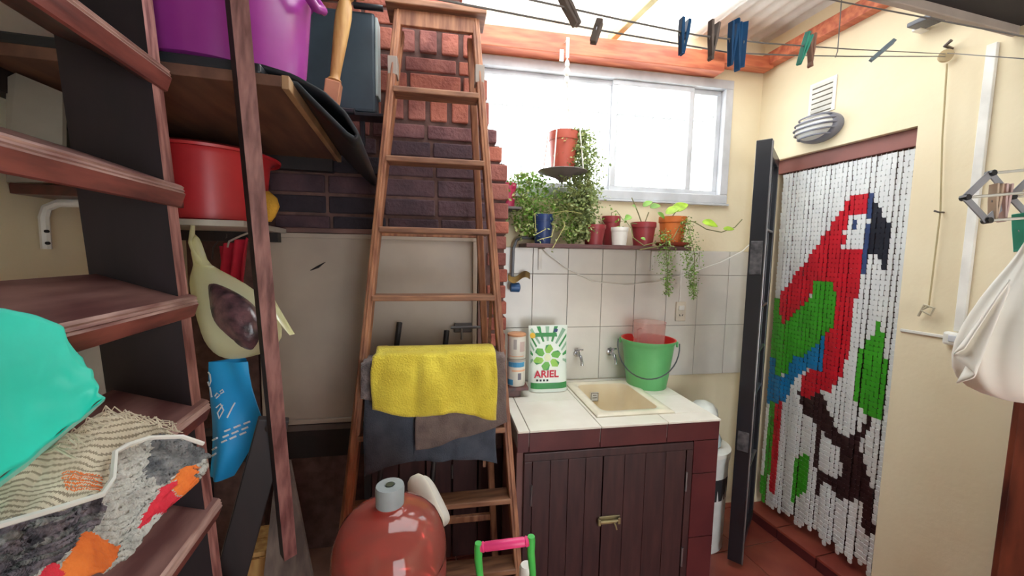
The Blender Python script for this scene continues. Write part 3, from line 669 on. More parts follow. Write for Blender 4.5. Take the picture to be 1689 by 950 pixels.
# ------------------------------------------------------------------ fittings on the door wall
def wr(px, py, o=0): return onx(px, py, RWX - o)
FR = np.stack([np.array([0, -1.0, 0]), np.array([1.0, 0, 0]), ZZ], axis=1)    # right wall frame: along wall toward the viewer, into wall, up
# oval bulkhead lamp
lc = wr(1354, 212); lc[0] = RWX
lamp = thing('bulkhead_lamp', 'oval caged bulkhead lamp above the doorway', 'lamp', lc)
NR = np.array([-1.0, 0, 0]); FL_ = np.stack([np.array([0, -1.0, 0]), ZZ, NR], axis=1)
mb = MB(); mb.lathe([(1.0, 0), (1.0, .03), (.93, .045), (.86, .05)], lc, 32, FL_ @ np.diag([.112, .072, 1])); obj('base_ring', mb, LAMPC, lamp, smooth=True)
mb = MB(); mb.lathe([(.86, .046), (.82, .06), (.65, .078), (.4, .088), (.05, .092)], lc, 32, FL_ @ np.diag([.112, .072, 1])); obj('glass', mb, LAMPG, lamp, smooth=True)
for q in range(5):
    h = -.66 + .33 * q; w = math.sqrt(1 - h * h) * .93; mb = MB()
    mb.tube([lc + FL_ @ np.array([.112 * w * math.cos(t), .072 * h, .04 + .06 * math.sin(t) * math.sqrt(1 - h * h * .6)]) for t in [math.pi * k / 12 for k in range(13)]], .0045, 6); obj('cage_bar', mb, LAMPC, lamp, smooth=True)
# vent
va, vb = wr(1335, 143), wr(1378, 183); vc = wr(1357, 160)
vent = thing('wall_vent', 'white louvred vent cover above the oval lamp', 'vent', (RWX, vc[1], vc[2]))
vw, vh = abs(wr(1335, 165)[1] - wr(1378, 165)[1]), .165; vc[0] = RWX
mb = MB(); mb.box(vc + NR * .003, (vw, .006, vh), FR); obj('plate', mb, WPLAS, vent, bevel=.002)
for q in range(6):
    mb = MB(); zq = vc[2] - vh / 2 + .02 + q * (vh - .04) / 5; c = np.array([RWX - .009, vc[1], zq]); a = math.radians(35)
    fr = FR @ np.array([[1, 0, 0], [0, math.cos(a), -math.sin(a)], [0, math.sin(a), math.cos(a)]]); mb.box(c, (vw * .78, .002, .016), fr); obj('louvre', mb, WPLAS, vent)
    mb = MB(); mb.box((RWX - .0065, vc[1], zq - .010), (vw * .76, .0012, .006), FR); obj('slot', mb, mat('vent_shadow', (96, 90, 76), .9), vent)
# trunking, switch and thin cable
p0, p1 = wr(1634, 62), wr(1592, 548); ty = (p0[1] + p1[1]) / 2
mb = MB(); mb.span((RWX - .016, ty - .014, p1[2]), (RWX, ty + .014, 2.36)); tag(obj('cable_trunking', mb, WPLAS, bevel=.002), 'white vertical cable trunking on the door wall', 'trunking')
s0 = wr(1588, 560); sw = thing('light_switch', 'white light switch box at the foot of the trunking', 'switch', (RWX, s0[1], s0[2]))
mb = MB(); mb.box((RWX - .016, s0[1], s0[2]), (.09, .032, .05), FR); obj('box', mb, WPLAS, sw, bevel=.008)
mb = MB(); mb.box((RWX - .034, s0[1] + .005, s0[2] + .002), (.04, .006, .024), FR); obj('rocker', mb, ALU, sw, bevel=.002)
mb = MB(); e = wr(1484, 544); mb.span((RWX - .008, s0[1] + .05, s0[2] - .006), (RWX, e[1] - .005, s0[2] + .006)); tag(obj('cable_trunking', mb, WPLAS, bevel=.002), 'thin horizontal trunking between doorway and switch', 'trunking')
# rope, pulley and hooks
pc = wr(1560, 92, .03); pul = thing('line_pulley', 'small pulley on a hook at the top of the door wall', 'pulley', pc)
mb = MB(); mb.tube([pc + [.03, 0, .03], pc + [-.01, -.0, .035], pc + [-.015, -.02, .045]], .006, 8); mb.tube([pc + [.03, 0, .03], pc + [0, 0, .012]], .004, 6); obj('hook', mb, STEELD, pul, smooth=True)
mb = MB(); mb.lathe([(.006, -.008), (.022, -.008), (.016, 0), (.022, .008), (.006, .008)], pc, 18, np.stack([ZZ, np.array([.6, -.8, 0]), np.array([.8, .6, 0])], axis=1)); obj('wheel', mb, mat('bone_plastic', (190, 170, 130), .5), pul, smooth=True)
r0, r1, r2 = wr(1562, 105, .028), wr(1551, 350, .02), wr(1532, 505, .02)
rp = thing('hoist_rope', 'thin cord hanging from the pulley down the door wall', 'cord', r2)
mb = MB(); mb.tube([r0, (r0 + r1) / 2 + [0, .004, 0], r1, (r1 + r2) / 2, r2], .0028, 6); obj('rope_strand', mb, ROPE, rp, smooth=True)
mb = MB(); mb.tube([r1 + [.02, 0, 0], r1 + [-.012, .0, 0], r1 + [-.014, .012, .006]], .0035, 6); obj('guide_hook', mb, STEELD, rp)
mb = MB(); mb.tube([r2, r2 + [-.005, .02, -.02], r2 + [-.006, -.012, -.035], r2 + [-.005, -.02, -.005], r2 + [-.004, .012, .005], r2 + [0, .03, -.045]], .0045, 6); obj('cleat_knot', mb, mat('cleat', (186, 176, 150), .6), rp, smooth=True)
# small grey box lamp under the fascia
gb = wr(1530, 35, .06); gl = thing('flood_lamp', 'small grey box lamp high on the door wall by the fascia', 'lamp', gb)
mb = MB(); mb.box(gb, (.09, .08, .018), FR); obj('housing', mb, mat('grey_housing', (96, 98, 106), .4), gl, bevel=.004)
mb = MB(); mb.box(gb + [.035, .04, .0], (.03, .055, .025), FR); obj('mount', mb, WPLAS, gl, bevel=.003)

# ------------------------------------------------------------------ clothes lines and pegs
def wire(label, pts, r=.0016):
    mb = MB(); mb.tube(pts, r, 5); return tag(obj('clothes_line', mb, WIRE, smooth=True), label, 'clothes line', 'thin clothes lines under the roof')
PE = pc + [0, 0, .01]
def ext(a, b, s): return a + (a - b) * s
def line_pts(pts, f0, f1):     # depth runs evenly from f0 at the first point to f1 at the last
    x0, x1 = pts[0][0], pts[-1][0]; return [at(px, py, 1 / (1 / f0 + (1 / f1 - 1 / f0) * (px - x0) / (x1 - x0))) for px, py in pts]
fP = fwd(PE)
WA = line_pts([(560, -78), (700, -42), (878, 0), (1022, 32), (1150, 58), (1260, 71), (1400, 81), (1560, 89)], .42, fP); WA[0] = WA[0] + (WA[0] - WA[1]) * 1.2
WB = line_pts([(560, -38), (660, -14), (760, 6), (985, 49), (1204, 87), (1300, 91), (1400, 93), (1560, 93)], .46, fP); WB[0] = WB[0] + (WB[0] - WB[1]) * 1.2
wire('front clothes line carrying the blue pegs', WA)
wire('rear clothes line carrying the lone brown peg', WB)
C0 = at(1373, 0, .9); C1 = at(1689, 60, .78)
wire('upper clothes line crossing before the ceiling edge', [ext(C0, C1, .9), C0, C1, ext(C1, C0, .45)])
wire('pulley line running off to the right', [PE, at(1689, 97, 1.2), at(1780, 101, 1.1)])
dr0 = onp(1378, 92, at(1378, 92, 1.05), RC[:, 2]); wire('short drop wire hooked onto the rear line', [dr0 + [0, 0, -.004], dr0 + [.006, 0, .012], dr0 + [.004, 0, .2], dr0 + [.004, 0, 1.1]], .0013)
def on_line(px, W):     # point of a line seen at image column px
    def col(p): c = RC.T @ (p - CAM); return CX + FP * c[0] / c[2]
    for a, b in zip(W, W[1:]):
        if col(a) <= px <= col(b):
            lo, hi = 0.0, 1.0
            for _ in range(30):
                m = (lo + hi) / 2
                if col(a + (b - a) * m) < px: lo = m
                else: hi = m
            return a + (b - a) * lo
def peg(label, p, L, m, tilt=0.0, yaw=0.0, drop=.5, group='clothes pegs hanging on the lines', w=.011, spread=.10):
    t = thing('clothes_peg', label, 'clothes peg', p, group)
    ca, sa = math.cos(tilt), math.sin(tilt)
    F0 = np.stack([RC[:, 0], RC[:, 2], ZZ], axis=1); F1 = F0 @ np.array([[ca, 0, sa], [0, 1, 0], [-sa, 0, ca]]) @ np.array([[math.cos(yaw), -math.sin(yaw), 0], [math.sin(yaw), math.cos(yaw), 0], [0, 0, 1]])
    for s in (-1, 1):
        a = spread * s; Fq = F1 @ np.array([[math.cos(a), 0, math.sin(a)], [0, 1, 0], [-math.sin(a), 0, math.cos(a)]])
        mb = MB(); prof = [(0, .5), (.006, .5), (.0075, .1), (.006, -.2), (.0055, -.5), (.0, -.48), (.0015, -.1), (.0, .1)]
        o = np.array(p) + F1 @ np.array([s * .001, 0, L * (.5 - drop)])
        mb.prism([(s * x, y * L) for x, y in prof], o - Fq[:, 1] * w / 2, Fq[:, 0], Fq[:, 2], Fq[:, 1] * w); obj('jaw', mb, m, t, bevel=.0008, seg=1)
    mb = MB(); c = np.array(p) + F1 @ np.array([0, 0, L * (.55 - drop)]); mb.tube([c + F1 @ np.array([.009 * math.cos(w_), .0, .006 * math.sin(w_)]) for w_ in [2 * math.pi * k / 10 for k in range(11)]], .0012, 5); obj('spring', mb, GREYM, t)
    return t
peg('lone blue peg left of the peg bunch', on_line(1128, WA), .062, PEGB, .06, .3, .62)
peg('weathered peg next to the blue peg bunch', on_line(1176, WA), .072, PEGS, .05, .4, .6, spread=.14)
for q, (px, L, tl) in enumerate(((1208, .082, .03), (1217, .098, -.04), (1227, .085, .02))):
    peg(['leftmost blue peg of the tight bunch', 'longest blue peg in the middle of the bunch', 'rightmost blue peg of the tight bunch'][q], on_line(px, WA), L, PEGB, tl, .5 + .3 * q, .62)
peg('brown wooden peg lying aslant on the rear line', on_line(985, WB), .036, PEGS, .30, 1.3, .6, spread=.03)
peg('teal peg tilted beside a brown peg', on_line(1328, WA), .075, PEGG, .28, .5, .6)
peg('brown wooden peg beside the teal peg', on_line(1338, WA), .082, PEGW, -.03, .4, .6, spread=.14)
peg('pale grey peg lying flat along the line', on_line(1455, WA), .085, PEGL, .85, 1.2, .5, spread=.03)
peg('grey plastic peg dangling highest above the window', on_line(938, WA), .05, PEGS, -.5, .6, .55, spread=.03)

# ------------------------------------------------------------------ folding drying rack on the right
RF = .92
def rk(px, py, f=RF): return at(px, py, f)
rack = thing('drying_rack', 'grey concertina drying rack reaching in from the right', 'drying rack', rk(1640, 325))
RKM = mat('rack_grey_plastic', (150, 150, 154), .5); ROD = mat('pale_rod', (210, 206, 190), .4)
n1, n2, n3, n4 = rk(1592, 326), rk(1634, 286), rk(1628, 364), rk(1667, 325)
dpx = n4 - n1; back = np.array([.22, -.16, .0])
segs = [(n1, n2), (n1, n3), (n2, n4), (n3, n4), (n4, n2 + dpx), (n4, n3 + dpx), (n2 + dpx, n4 + dpx), (n3 + dpx, n4 + dpx), (n4 + dpx, n2 + dpx * 2), (n4 + dpx, n3 + dpx * 2)]
for a, b in segs[:6] + segs[6:]:
    mb = MB(); mb.beam(a, b, .004, .016, RC[:, 2]); obj('arm', mb, RKM, rack, bevel=.001, seg=1)
for p in (n1, n2, n3, n4, n2 + dpx, n3 + dpx, n4 + dpx):
    mb = MB(); mb.tube([p, p + RC[:, 0] * .30 + RC[:, 2] * -.10 + ZZ * .012], .0032, 6); obj('rod', mb, ROD, rack)
    mb = MB(); mb.tube([p - RC[:, 2] * .008, p + RC[:, 2] * .008], .007, 8); obj('rivet', mb, BLACKM, rack)
mb = MB(); we = np.array([RWX - .015, .35, 1.76]); mb.beam(n4 + dpx * 1.9, we, .02, .03, ZZ); mb.box(we, (.03, .06, .2)); obj('wall_bracket', mb, RKM, rack)
peg('pale wooden peg on the drying rack', rk(1640, 338), .088, mat('pale_wood_peg', (200, 176, 152), .7), 0, .2, .45, 'pegs on the drying rack', .016)
peg('pinkish peg clipped next to the pale wooden peg', rk(1655, 338), .088, PEGP, 0, .2, .45, 'pegs on the drying rack', .016)
peg('green peg at the right edge on the drying rack', rk(1684, 380), .09, PEGG, -.12, .3, .55, 'pegs on the drying rack', .022)

# white cloth bag hanging from the rack
bagc = rk(1700, 600, .86); mb = MB(); topc = rk(1712, 380, .88)
secs = [(topc, .012, .010), (rk(1708, 420, .88), .03, .02), (rk(1700, 450, .87), .05, .032), (rk(1690, 490, .87), .075, .05), (rk(1682, 540, .86), .105, .065), (rk(1680, 590, .86), .122, .075), (rk(1682, 630, .86), .115, .075), (rk(1690, 655, .86), .08, .055), (rk(1692, 664, .86), .02, .015)]
mbw = MB(); n = 48; vs = []
for i, (c, rx, ry) in enumerate(secs):
    for k in range(n):
        w = 2 * math.pi * k / n; m = 1 + (.10 * math.sin(9 * w + i * .4) + .06 * math.sin(17 * w + i)) * (1 - i / 9) + .05 * noise.noise(Vector((math.cos(w) * 2, math.sin(w) * 2, i * .5)))
        vs.append(np.array(c) + np.array([rx * m * math.cos(w), ry * m * math.sin(w), 0]) @ np.stack([RC[:, 0], RC[:, 2], ZZ]))
fs = [(i * n + k, i * n + (k + 1) % n, (i + 1) * n + (k + 1) % n, (i + 1) * n + k) for i in range(len(secs) - 1) for k in range(n)] + [tuple(range(n)), tuple(range((len(secs) - 1) * n, len(secs) * n))]
mbw.add(vs, fs); bag = thing('cloth_bag', 'white cotton bag hanging at the right edge over the dark cabinet', 'bag', rk(1690, 664, .86))
obj('bag_body', mbw, CLOTHW, bag, smooth='all', subd=1)
cp = rk(1603, 600, .86); mb = MB(); mb.grid(lambda u, v: rk(1665 - 75 * v, 470 + 135 * v + (u - .5) * (18 + 40 * v), .835) + RC[:, 2] * (.02 * math.sin(u * 7) * v), 12, 16); obj('loose_flap', mb, CLOTHW, bag, smooth='all', solid=.003, fixn=False)
mb = MB(); mb.tube([topc, topc + ZZ * .06, topc + ZZ * .12 + RC[:, 0] * .01], .004, 6); obj('drawstring', mb, STRING, bag)

# dark wooden cabinet against the door wall at the right edge
ce = wr(1640, 800, .12); cab = thing('wooden_cabinet', 'dark reddish wooden cabinet at the right edge under the white bag', 'cabinet', (RWX - .06, ce[1] - .4, 0))
cyy = float(wr(1650, 820, .11)[1]); RW2 = mat('reddish_cabinet_wood', (124, 62, 44), .4, c2=(70, 32, 26), scale=4, stretch=(5, 5, 1), coat=.2)
mb = MB(); mb.span((RWX - .11, cyy - .9, .05), (RWX - .004, cyy, 1.24)); obj('carcass', mb, RW2, cab, bevel=.004)
mb = MB(); mb.span((RWX - .13, cyy - .92, 1.24), (RWX - .003, cyy + .006, 1.27)); obj('top', mb, BLKW, cab, bevel=.004)
mb = MB(); mb.span((RWX - .10, cyy - .88, 0), (RWX - .02, cyy - .02, .05)); obj('plinth', mb, BLKW, cab)
for q in range(2):
    mb = MB(); mb.span((RWX - .125, cyy - .44 - q * .44, .08), (RWX - .111, cyy - .02 - q * .44, 1.22)); dd = obj('door', mb, RW2, cab, bevel=.004)
    mb = MB(); mb.lathe([(.006, 0), (.006, .012), (.012, .016), (.012, .022), (.004, .026)], (RWX - .125, cyy - (.40 if q == 0 else .50), .62), 12, FL_); obj('knob', mb, STEELD, dd, smooth=True)

# ------------------------------------------------------------------ things on the counter
def topp(px, py): p = onz(px, py, CZ); return p
# detergent pouch
pa, pb = topp(875, 645), topp(934, 640); dpc = ud(topp(903, 643)); pu, pd = dpc
ps = fwd(topp(903, 643)) / FP; PWd, PHt = 66 * ps, 106 * ps
pou = thing('detergent_pouch', 'white and green stand-up detergent pouch reading ARIEL', 'detergent pouch', LP(pu, pd, CZ))
def pouch(u, v, s):
    w = PWd * (.5 + .0 * v) * (1 - .03 * math.sin(v * 3.1)); t = .042 * (1 - v) ** .7 + .002
    th_ = t * math.sqrt(max(0, 1 - (2 * u - 1) ** 4)); wv = .0015 * noise.noise(Vector((u * 6, v * 6, 2)))
    return LP(pu + (u - .5) * 2 * w, pd + s * (th_ + wv) - .02 * v, CZ + .003 + v * PHt)
mb = MB(); mb.grid(lambda u, v: pouch(u, v, 1), 20, 20); mb.grid(lambda u, v: pouch(u, v, -1), 20, 20); mb.grid(lambda u, v: pouch(u, 0, 2 * v - 1), 20, 2)
body = obj('pouch_body', mb, mat('pouch_film', (232, 240, 230), .35, c2=(222, 232, 222)), pou, smooth='all')
def onpouch(u, v, lift=.0015): return pouch(u, v, 1) + NB * lift
def patch(name, poly, m, lift=.0015, par=body):        # flat print following the pouch front
    P = [onpouch(u, v, lift) for u, v in poly]; c = sum(P) / len(P); k = len(P); mb = MB()
    uv0 = np.mean(np.array(poly), axis=0); c = onpouch(uv0[0], uv0[1], lift + .0004)
    mb.add(P + [c], [(i, (i + 1) % k, k) for i in range(k)]); return obj(name, mb, m, par, fixn=False)
mb = MB(); mb.grid(lambda u, v: onpouch(.04 + .92 * u, .05 + .09 * v, .001), 14, 2); obj('bottom_band', mb, GPRINT, body, fixn=False)
for q in range(13):     # ray pattern
    w = math.radians(-8 + q * 16.3); r0_, r1_ = .30, .62; c0 = (.47, .52); hw = math.radians(3.6)
    f = lambda r, a: (min(.97, max(.03, c0[0] + r * math.cos(a) * 1.3)), min(.985, c0[1] + r * math.sin(a) * .82))
    patch('print_ray', [f(r0_, w - hw), f(r1_, w - hw), f(r1_, w + hw), f(r0_, w + hw)], GPRINT if q % 2 else mat('soft_green_print', (150, 190, 160), .5))
for q in range(6):      # six-petal swirl
    w = math.radians(15 + 60 * q); g = lambda r, a: (.45 + r * math.cos(a) * .30 * 1.25, .52 + r * math.sin(a) * .20 * 1.0)
    patch('petal', [g(.35, w - .2), g(.75, w - .35), g(1.0, w), g(.92, w + .35), g(.6, w + .55), g(.35, w + .5)], (GPRINT2 if q % 2 else mat('leaf_print', (104, 180, 74), .5)), .0022)
    patch('petal_shade', [g(.55, w + .45), g(.92, w + .35), g(.98, w + .12), g(.75, w + .3)], GPRINT, .0028)
patch('swirl_heart', [(.45 + .09 * math.cos(a), .52 + .06 * math.sin(a)) for a in [k * math.pi / 4 for k in range(8)]], mat('heart_print', (226, 232, 190), .5), .003)
patch('name_banner', [(.14, .83), (.72, .83), (.70, .89), (.16, .89)], GPRINT, .0025); patch('badge', [(.09 + .07 * math.cos(a), .85 + .045 * math.sin(a)) for a in [k * math.pi / 4 for k in range(8)]], YPRINT, .003)
patch('corner_mark', [(.62, .90), (.72, .90), (.74, .94), (.66, .955)], mat('navy_print', (50, 66, 120), .5), .003)
q0 = onpouch(.42, .27, .004); text('brand_word', 'ARIEL', .052, q0, UB, ZZ, RPRINT, body, .0008, True, .0012)
for q in range(4): patch('small_print', [(.16 + q * .085, .165), (.16 + q * .085 + .05, .165), (.16 + q * .085 + .05, .195), (.16 + q * .085, .195)], DPRINT, .002)
# wall block with two tins
bp0 = topp(857, 650); wu, wd_ = ud(bp0); wu = BR + .065; wd_ = .20
blk = thing('wooden_stand', 'small brown wooden stand under the two tins', 'stand', LP(wu, wd_, CZ)); tz = float(onp(857, 633, LP(wu, wd_, 0), NB)[2]); tz = max(tz, CZ + .05)
mb = MB(); mb.lspan(wu - .058, wu + .055, wd_ - .06, wd_ + .055, tz - .018, tz); obj('shelf', mb, DWOOD, blk, bevel=.003)
mb = MB(); mb.lspan(wu - .05, wu + .018, wd_ - .04, wd_ + .04, CZ + .001, tz - .018); obj('foot', mb, DWOOD, blk, bevel=.003)
def tin(label, z, h, r, lid, bands):
    t = thing('tin', label, 'tin', LP(wu, wd_, z), 'tins stacked on the wooden stand')
    mb = MB(); mb.lathe([(r * .98, 0), (r, .004), (r, h - .006), (r * .98, h - .002), (r * .9, h)], LP(wu, wd_, z), 28); b = obj('can_body', mb, mat('off_white_tin', (226, 222, 210), .4), t, smooth=True)
    mb = MB(); mb.lathe([(r * 1.03, h - .012), (r * 1.04, h - .003), (r * .9, h + .001)], LP(wu, wd_, z), 28); obj('lid', mb, lid, t, smooth=True)
    for w0, w1, z0, z1, m in bands:
        mb = MB(); mb.grid(lambda u, v: LP(wu, wd_, 0) + r * 1.008 * (UB * math.sin(math.radians(w0 + (w1 - w0) * u)) + NB * math.cos(math.radians(w0 + (w1 - w0) * u))) + ZZ * (z + h * (z0 + (z1 - z0) * v)), 8, 1); obj('label_print', mb, m, b, fixn=False)
ts = fwd(LP(wu, wd_, tz)) / FP; hh = 44 * ts
tin('white tin with blue label, lower of the stacked pair', tz + .001, hh, .046, mat('grey_lid', (170, 164, 156), .5), [(-70, 50, .72, .9, BPRINT), (-80, -30, .05, .25, BPRINT), (0, 22, .25, .5, mat('grey_label', (120, 116, 130), .5)), (-40, 60, .55, .62, OPRINT)])
tin('white tin with orange lid, upper of the stacked pair', tz + hh + .003, hh * .92, .046, mat('orange_lid', (206, 150, 110), .5), [(-30, -10, .4, .8, mat('pale_grey_label', (176, 170, 166), .5)), (-60, 40, .1, .14, OPRINT), (10, 50, .3, .7, mat('pale_rose_label', (206, 184, 176), .5))])
# green bucket with red inside and a pink measuring jug
bk = topp(1074, 640); bu_, bd_ = ud(bk); bd_ -= .055; bs = fwd(bk) / FP; bc = LP(bu_, bd_ , CZ)
bs = fwd(bc) / FP; BH = 78 * bs; R1 = 43 * bs; R0 = 31 * bs
buck = thing('bucket', 'green plastic bucket with red inside on the counter corner', 'bucket', bc)
mb = MB(); mb.lathe([(R0, 0), (R0 + (R1 - R0) * .3, BH * .3), (R1 * .93, BH * .86), (R1 * .94, BH * .9), (R1, BH * .95), (R1, BH)], bc, 36); mb.f.pop(); mb.m.pop(); obj('outside', mb, BUCKG, buck, smooth=True)
mb = MB(); mb.lathe([(R1, BH), (R1 * .95, BH * .995), (R1 * .88, BH * .7), (R0 * .94, .01)], bc, 36); del mb.f[-2], mb.m[-2]; obj('inside', mb, REDP, buck, smooth=True)
bv = unit((CAM - bc) * [1, 1, 0]); bw = np.array([-bv[1], bv[0], 0])
hp = [bc + bw * (R1 * 1.10 * math.cos(a)) + bv * (R1 * 1.14 * abs(math.sin(a)) ** .7) + ZZ * (BH * .93 + BH * .62 * math.sin(a)) for a in [math.pi + math.pi * k / 20 for k in range(21)]]
mb = MB(); mb.tube(hp, .0035, 8); obj('bail_handle', mb, mat('bail_wire', (92, 96, 100), .35, metal=.5), buck, smooth=True)
mb = MB()
for s in (-1, 1): mb.box(bc + bw * s * R1 * 1.02 + ZZ * BH * .92, (.012, .02, .03), np.stack([bw, bv, ZZ], axis=1))
obj('ears', mb, BUCKG, buck, bevel=.003)
jc = bc + ZZ * .012 - NB * .0 + UB * .004
jug = thing('measuring_jug', 'translucent pink jug standing in the green bucket', 'jug', jc); jr = 25 * bs; jh = 102 * bs
mb = MB(); mb.shell([(jr * .8, 0), (jr * .9, jh * .4), (jr, jh * .97), (jr * 1.03, jh)], jc, .002, 30); obj('jug_body', mb, sheet('pink_translucent', (252, 232, 228), .8, .2, .05, .3), jug, smooth=True)
mb = MB(); mb.tube([jc - NB * (jr * .95) + ZZ * jh * .85, jc - NB * (jr * 1.5) + ZZ * jh * .8, jc - NB * (jr * 1.45) + ZZ * jh * .45, jc - NB * (jr * .9) + ZZ * jh * .35], .005, 8); obj('handle', mb, mat('pink_handle', (236, 176, 170), .4), jug, smooth=True)

# outlet and cable on the wall tiles
op = wb(1120, 513); out = thing('wall_outlet', 'cream double wall outlet on the tiles', 'outlet', op)
ou, oz = ud(op)[0], op[2]
mb = MB(); mb.lspan(ou - .032, ou + .032, .009, .022, oz - .058, oz + .058); pl = obj('plate', mb, mat('aged_cream_plastic', (222, 212, 192), .4), out, bevel=.004)
mb = MB(); mb.lspan(ou - .018, ou + .018, .022, .027, oz + .008, oz + .036); obj('rocker', mb, WPLAS, out, bevel=.002)
mb = MB()
for s in (-1, 1): mb.box(LP(ou + s * .009, .0225, oz - .022), (.004, .002, .012), FB @ np.array([[math.cos(.5 * s), 0, math.sin(.5 * s)], [0, 1, 0], [-math.sin(.5 * s), 0, math.cos(.5 * s)]]))
obj('sockets', mb, DPRINT, out)
mb = MB(); mb.lspan(ou - .012, ou - .006, .009, .015, oz + .058, 1.50); obj('conduit', mb, WPLAS, out)
# drooping white cable across the tiles
cab_pts = [wb(px, py, .03) for px, py in ((882, 398), (905, 420), (935, 443), (980, 465), (1030, 470), (1085, 465), (1140, 450), (1190, 432), (1225, 414), (1244, 396))]
mb = MB(); mb.tube(cab_pts, .003, 6); tag(obj('drooping_cable', mb, STRING, smooth=True), 'white cable drooping across the wall tiles under the plants', 'cable')
# grey pipe elbow and blue stopcock beside the brick pillar
pp = [wb(px, py, .04) for px, py in ((882, 393), (862, 392), (852, 396), (847, 410), (845, 462))]
pi = thing('water_pipe', 'grey water pipe with blue stopcock beside the brick pillar', 'pipe', pp[-1])
mb = MB(); mb.tube(pp, .008, 10); obj('pipe', mb, mat('grey_pipe', (120, 124, 130), .4), pi, smooth=True)
q0 = wb(850, 474, .06); mb = MB(); mb.lathe([(.012, -.03), (.024, -.026), (.026, .02), (.014, .026)], q0, 16, np.stack([ZZ, NB, UB], axis=1)); obj('stopcock', mb, mat('blue_stopcock', (40, 92, 150), .4), pi, smooth=True)
rg = wb(858, 454, .07); mb = MB(); mb.grid(lambda u, v: wb(838 + 36 * u, 452 + 10 * v + 5 * math.sin(u * 6), .05 + .05 * v + .02 * math.sin(u * 9)), 16, 6); tag(obj('dry_rag', mb, mat('ochre_rag', (166, 132, 70), .9, c2=(120, 96, 60)), smooth='all', solid=.002, fixn=False), 'crumpled ochre rag on the pipe above the blue stopcock', 'rag')

# ------------------------------------------------------------------ plant shelf, pots and plants
SD = .20
q0 = wb(872, 401, SD); SZ = float((wb(872, 400, SD)[2] + wb(1140, 408, SD)[2]) / 2); su0, su1 = ud(wb(868, 400, SD))[0], ud(wb(1141, 408, SD))[0]
psh = thing('plant_shelf', 'narrow dark wooden plant shelf fixed over the wall tiles', 'shelf', LP((su0 + su1) / 2, SD / 2, SZ))
mb = MB(); mb.lspan(su0, su1, .002, SD, SZ - .020, SZ); obj('board', mb, mat('shelf_plank_wood', (104, 66, 62), .5, c2=(78, 46, 46), stretch=(1, 8, 8)), psh, bevel=.003)
for u in (su0 + .12, su1 - .12):
    mb = MB(); mb.lspan(u - .01, u + .01, .01, .016, SZ - .14, SZ - .02); mb.lspan(u - .01, u + .01, .01, .15, SZ - .026, SZ - .0205); obj('bracket', mb, WPLAS, psh)
def leaf_verts(p, d, up, L, Wd, bend=.2, n=5):
    d = unit(d); s = unit(np.cross(d, up)); nn = np.cross(s, d); vs = []; fs = []
    for i in range(n + 1):
        t = i / n; w = Wd * (math.sin(math.pi * min(1, t * .92 + .06)) ** .8) * (1 - .25 * t); c = np.array(p) + d * L * t - nn * (-bend * L * t * t) * -1
        vs += [c + s * w + nn * w * .25, c, c - s * w + nn * w * .25]
    for i in range(n):
        a = 3 * i; fs += [(a, a + 1, a + 4, a + 3), (a + 1, a + 2, a + 5, a + 4)]
    return vs, fs
def small_leaf(mb, p, L, mi=0):
    d = unit([U(-1, 1), U(-1, 1), U(-.8, .5)]); s = unit(np.cross(d, [U(-1, 1), U(-1, 1), U(-1, 1)])); p = np.array(p)
    mb.add([p, p + d * L * .5 + s * L * .28, p + d * L, p + d * L * .5 - s * L * .28], [(0, 1, 2, 3)], mi)
def pot(name, label, px, py0, py1, wt, wbm, d, m, base_z=None, rim=True, group='flower pots on the plant shelf', soil=True):
    c = wb(px, py1, d); s = fwd(c) / FP; bz_ = SZ + .001 if base_z is None else base_z; c[2] = bz_
    top = wb(px, py0, d)[2]; h = max(.04, top - bz_); r1, r0 = wt / 2 * s, wbm / 2 * s
    t = thing(name, label, 'flower pot', c, group); prof = [(r0, 0), (r0 + (r1 - r0) * .75, h * .78)]
    prof += [(r1 * .99, h * .78), (r1, h * .8), (r1, h)] if rim else [(r1, h)]
    mb = MB(); mb.shell(prof, c, .004, 28); obj('pot_body', mb, m, t, smooth=True)
    if soil: mb = MB(); mb.lathe([(r1 * .9, h * .86), (r1 * .5, h * .9), (.002, h * .9)], c, 20); obj('soil', mb, SOIL, t, smooth=True)
    return t, c, h, r1
tB, cB, hB, rB = pot('flower_pot', 'small navy blue pot at the left end of the shelf', 895, 354, 391, 34, 26, .11, BLUEP)
tC, cC, hC, rC = pot('flower_pot', 'terracotta red pot in front on the shelf', 979, 371, 402, 38, 28, .14, MAROON)
tD, cD, hD, rD = pot('flower_pot', 'taller maroon pot standing behind the white pot', 1007, 357, 393, 30, 24, .055, MAROON)
tE, cE, hE, rE = pot('flower_pot', 'white pot between the red and maroon pots', 1021, 375, 404, 28, 23, .15, WPLAS)
tF, cF, hF, rF = pot('flower_pot', 'wide maroon pot with pothos, second from the right end', 1060, 367, 403, 40, 30, .11, MAROON)
tG, cG, hG, rG = pot('flower_pot', 'orange clay pot on a saucer at the right end', 1108, 358, 396, 44, 34, .11, ORANGE, SZ + .022)
mb = MB(); cs = cG * 1.0; cs[2] = SZ + .001; mb.shell([(rG * .95, 0), (rG * 1.3, .02), (rG * 1.32, .022)], cs, .003, 28); tag(obj('pot_saucer', mb, TERRA, smooth=True), 'terracotta saucer under the orange clay pot', 'saucer')
cs2 = cB * 1.0; cs2[2] = SZ
tH, cH, hH, rH = pot('flower_pot', 'magenta pot half hidden by the brick pillar', 838, 303, 342, 26, 20, .10, MAGENT, float(wb(838, 342, .10)[2]), group='flower pots by the window')
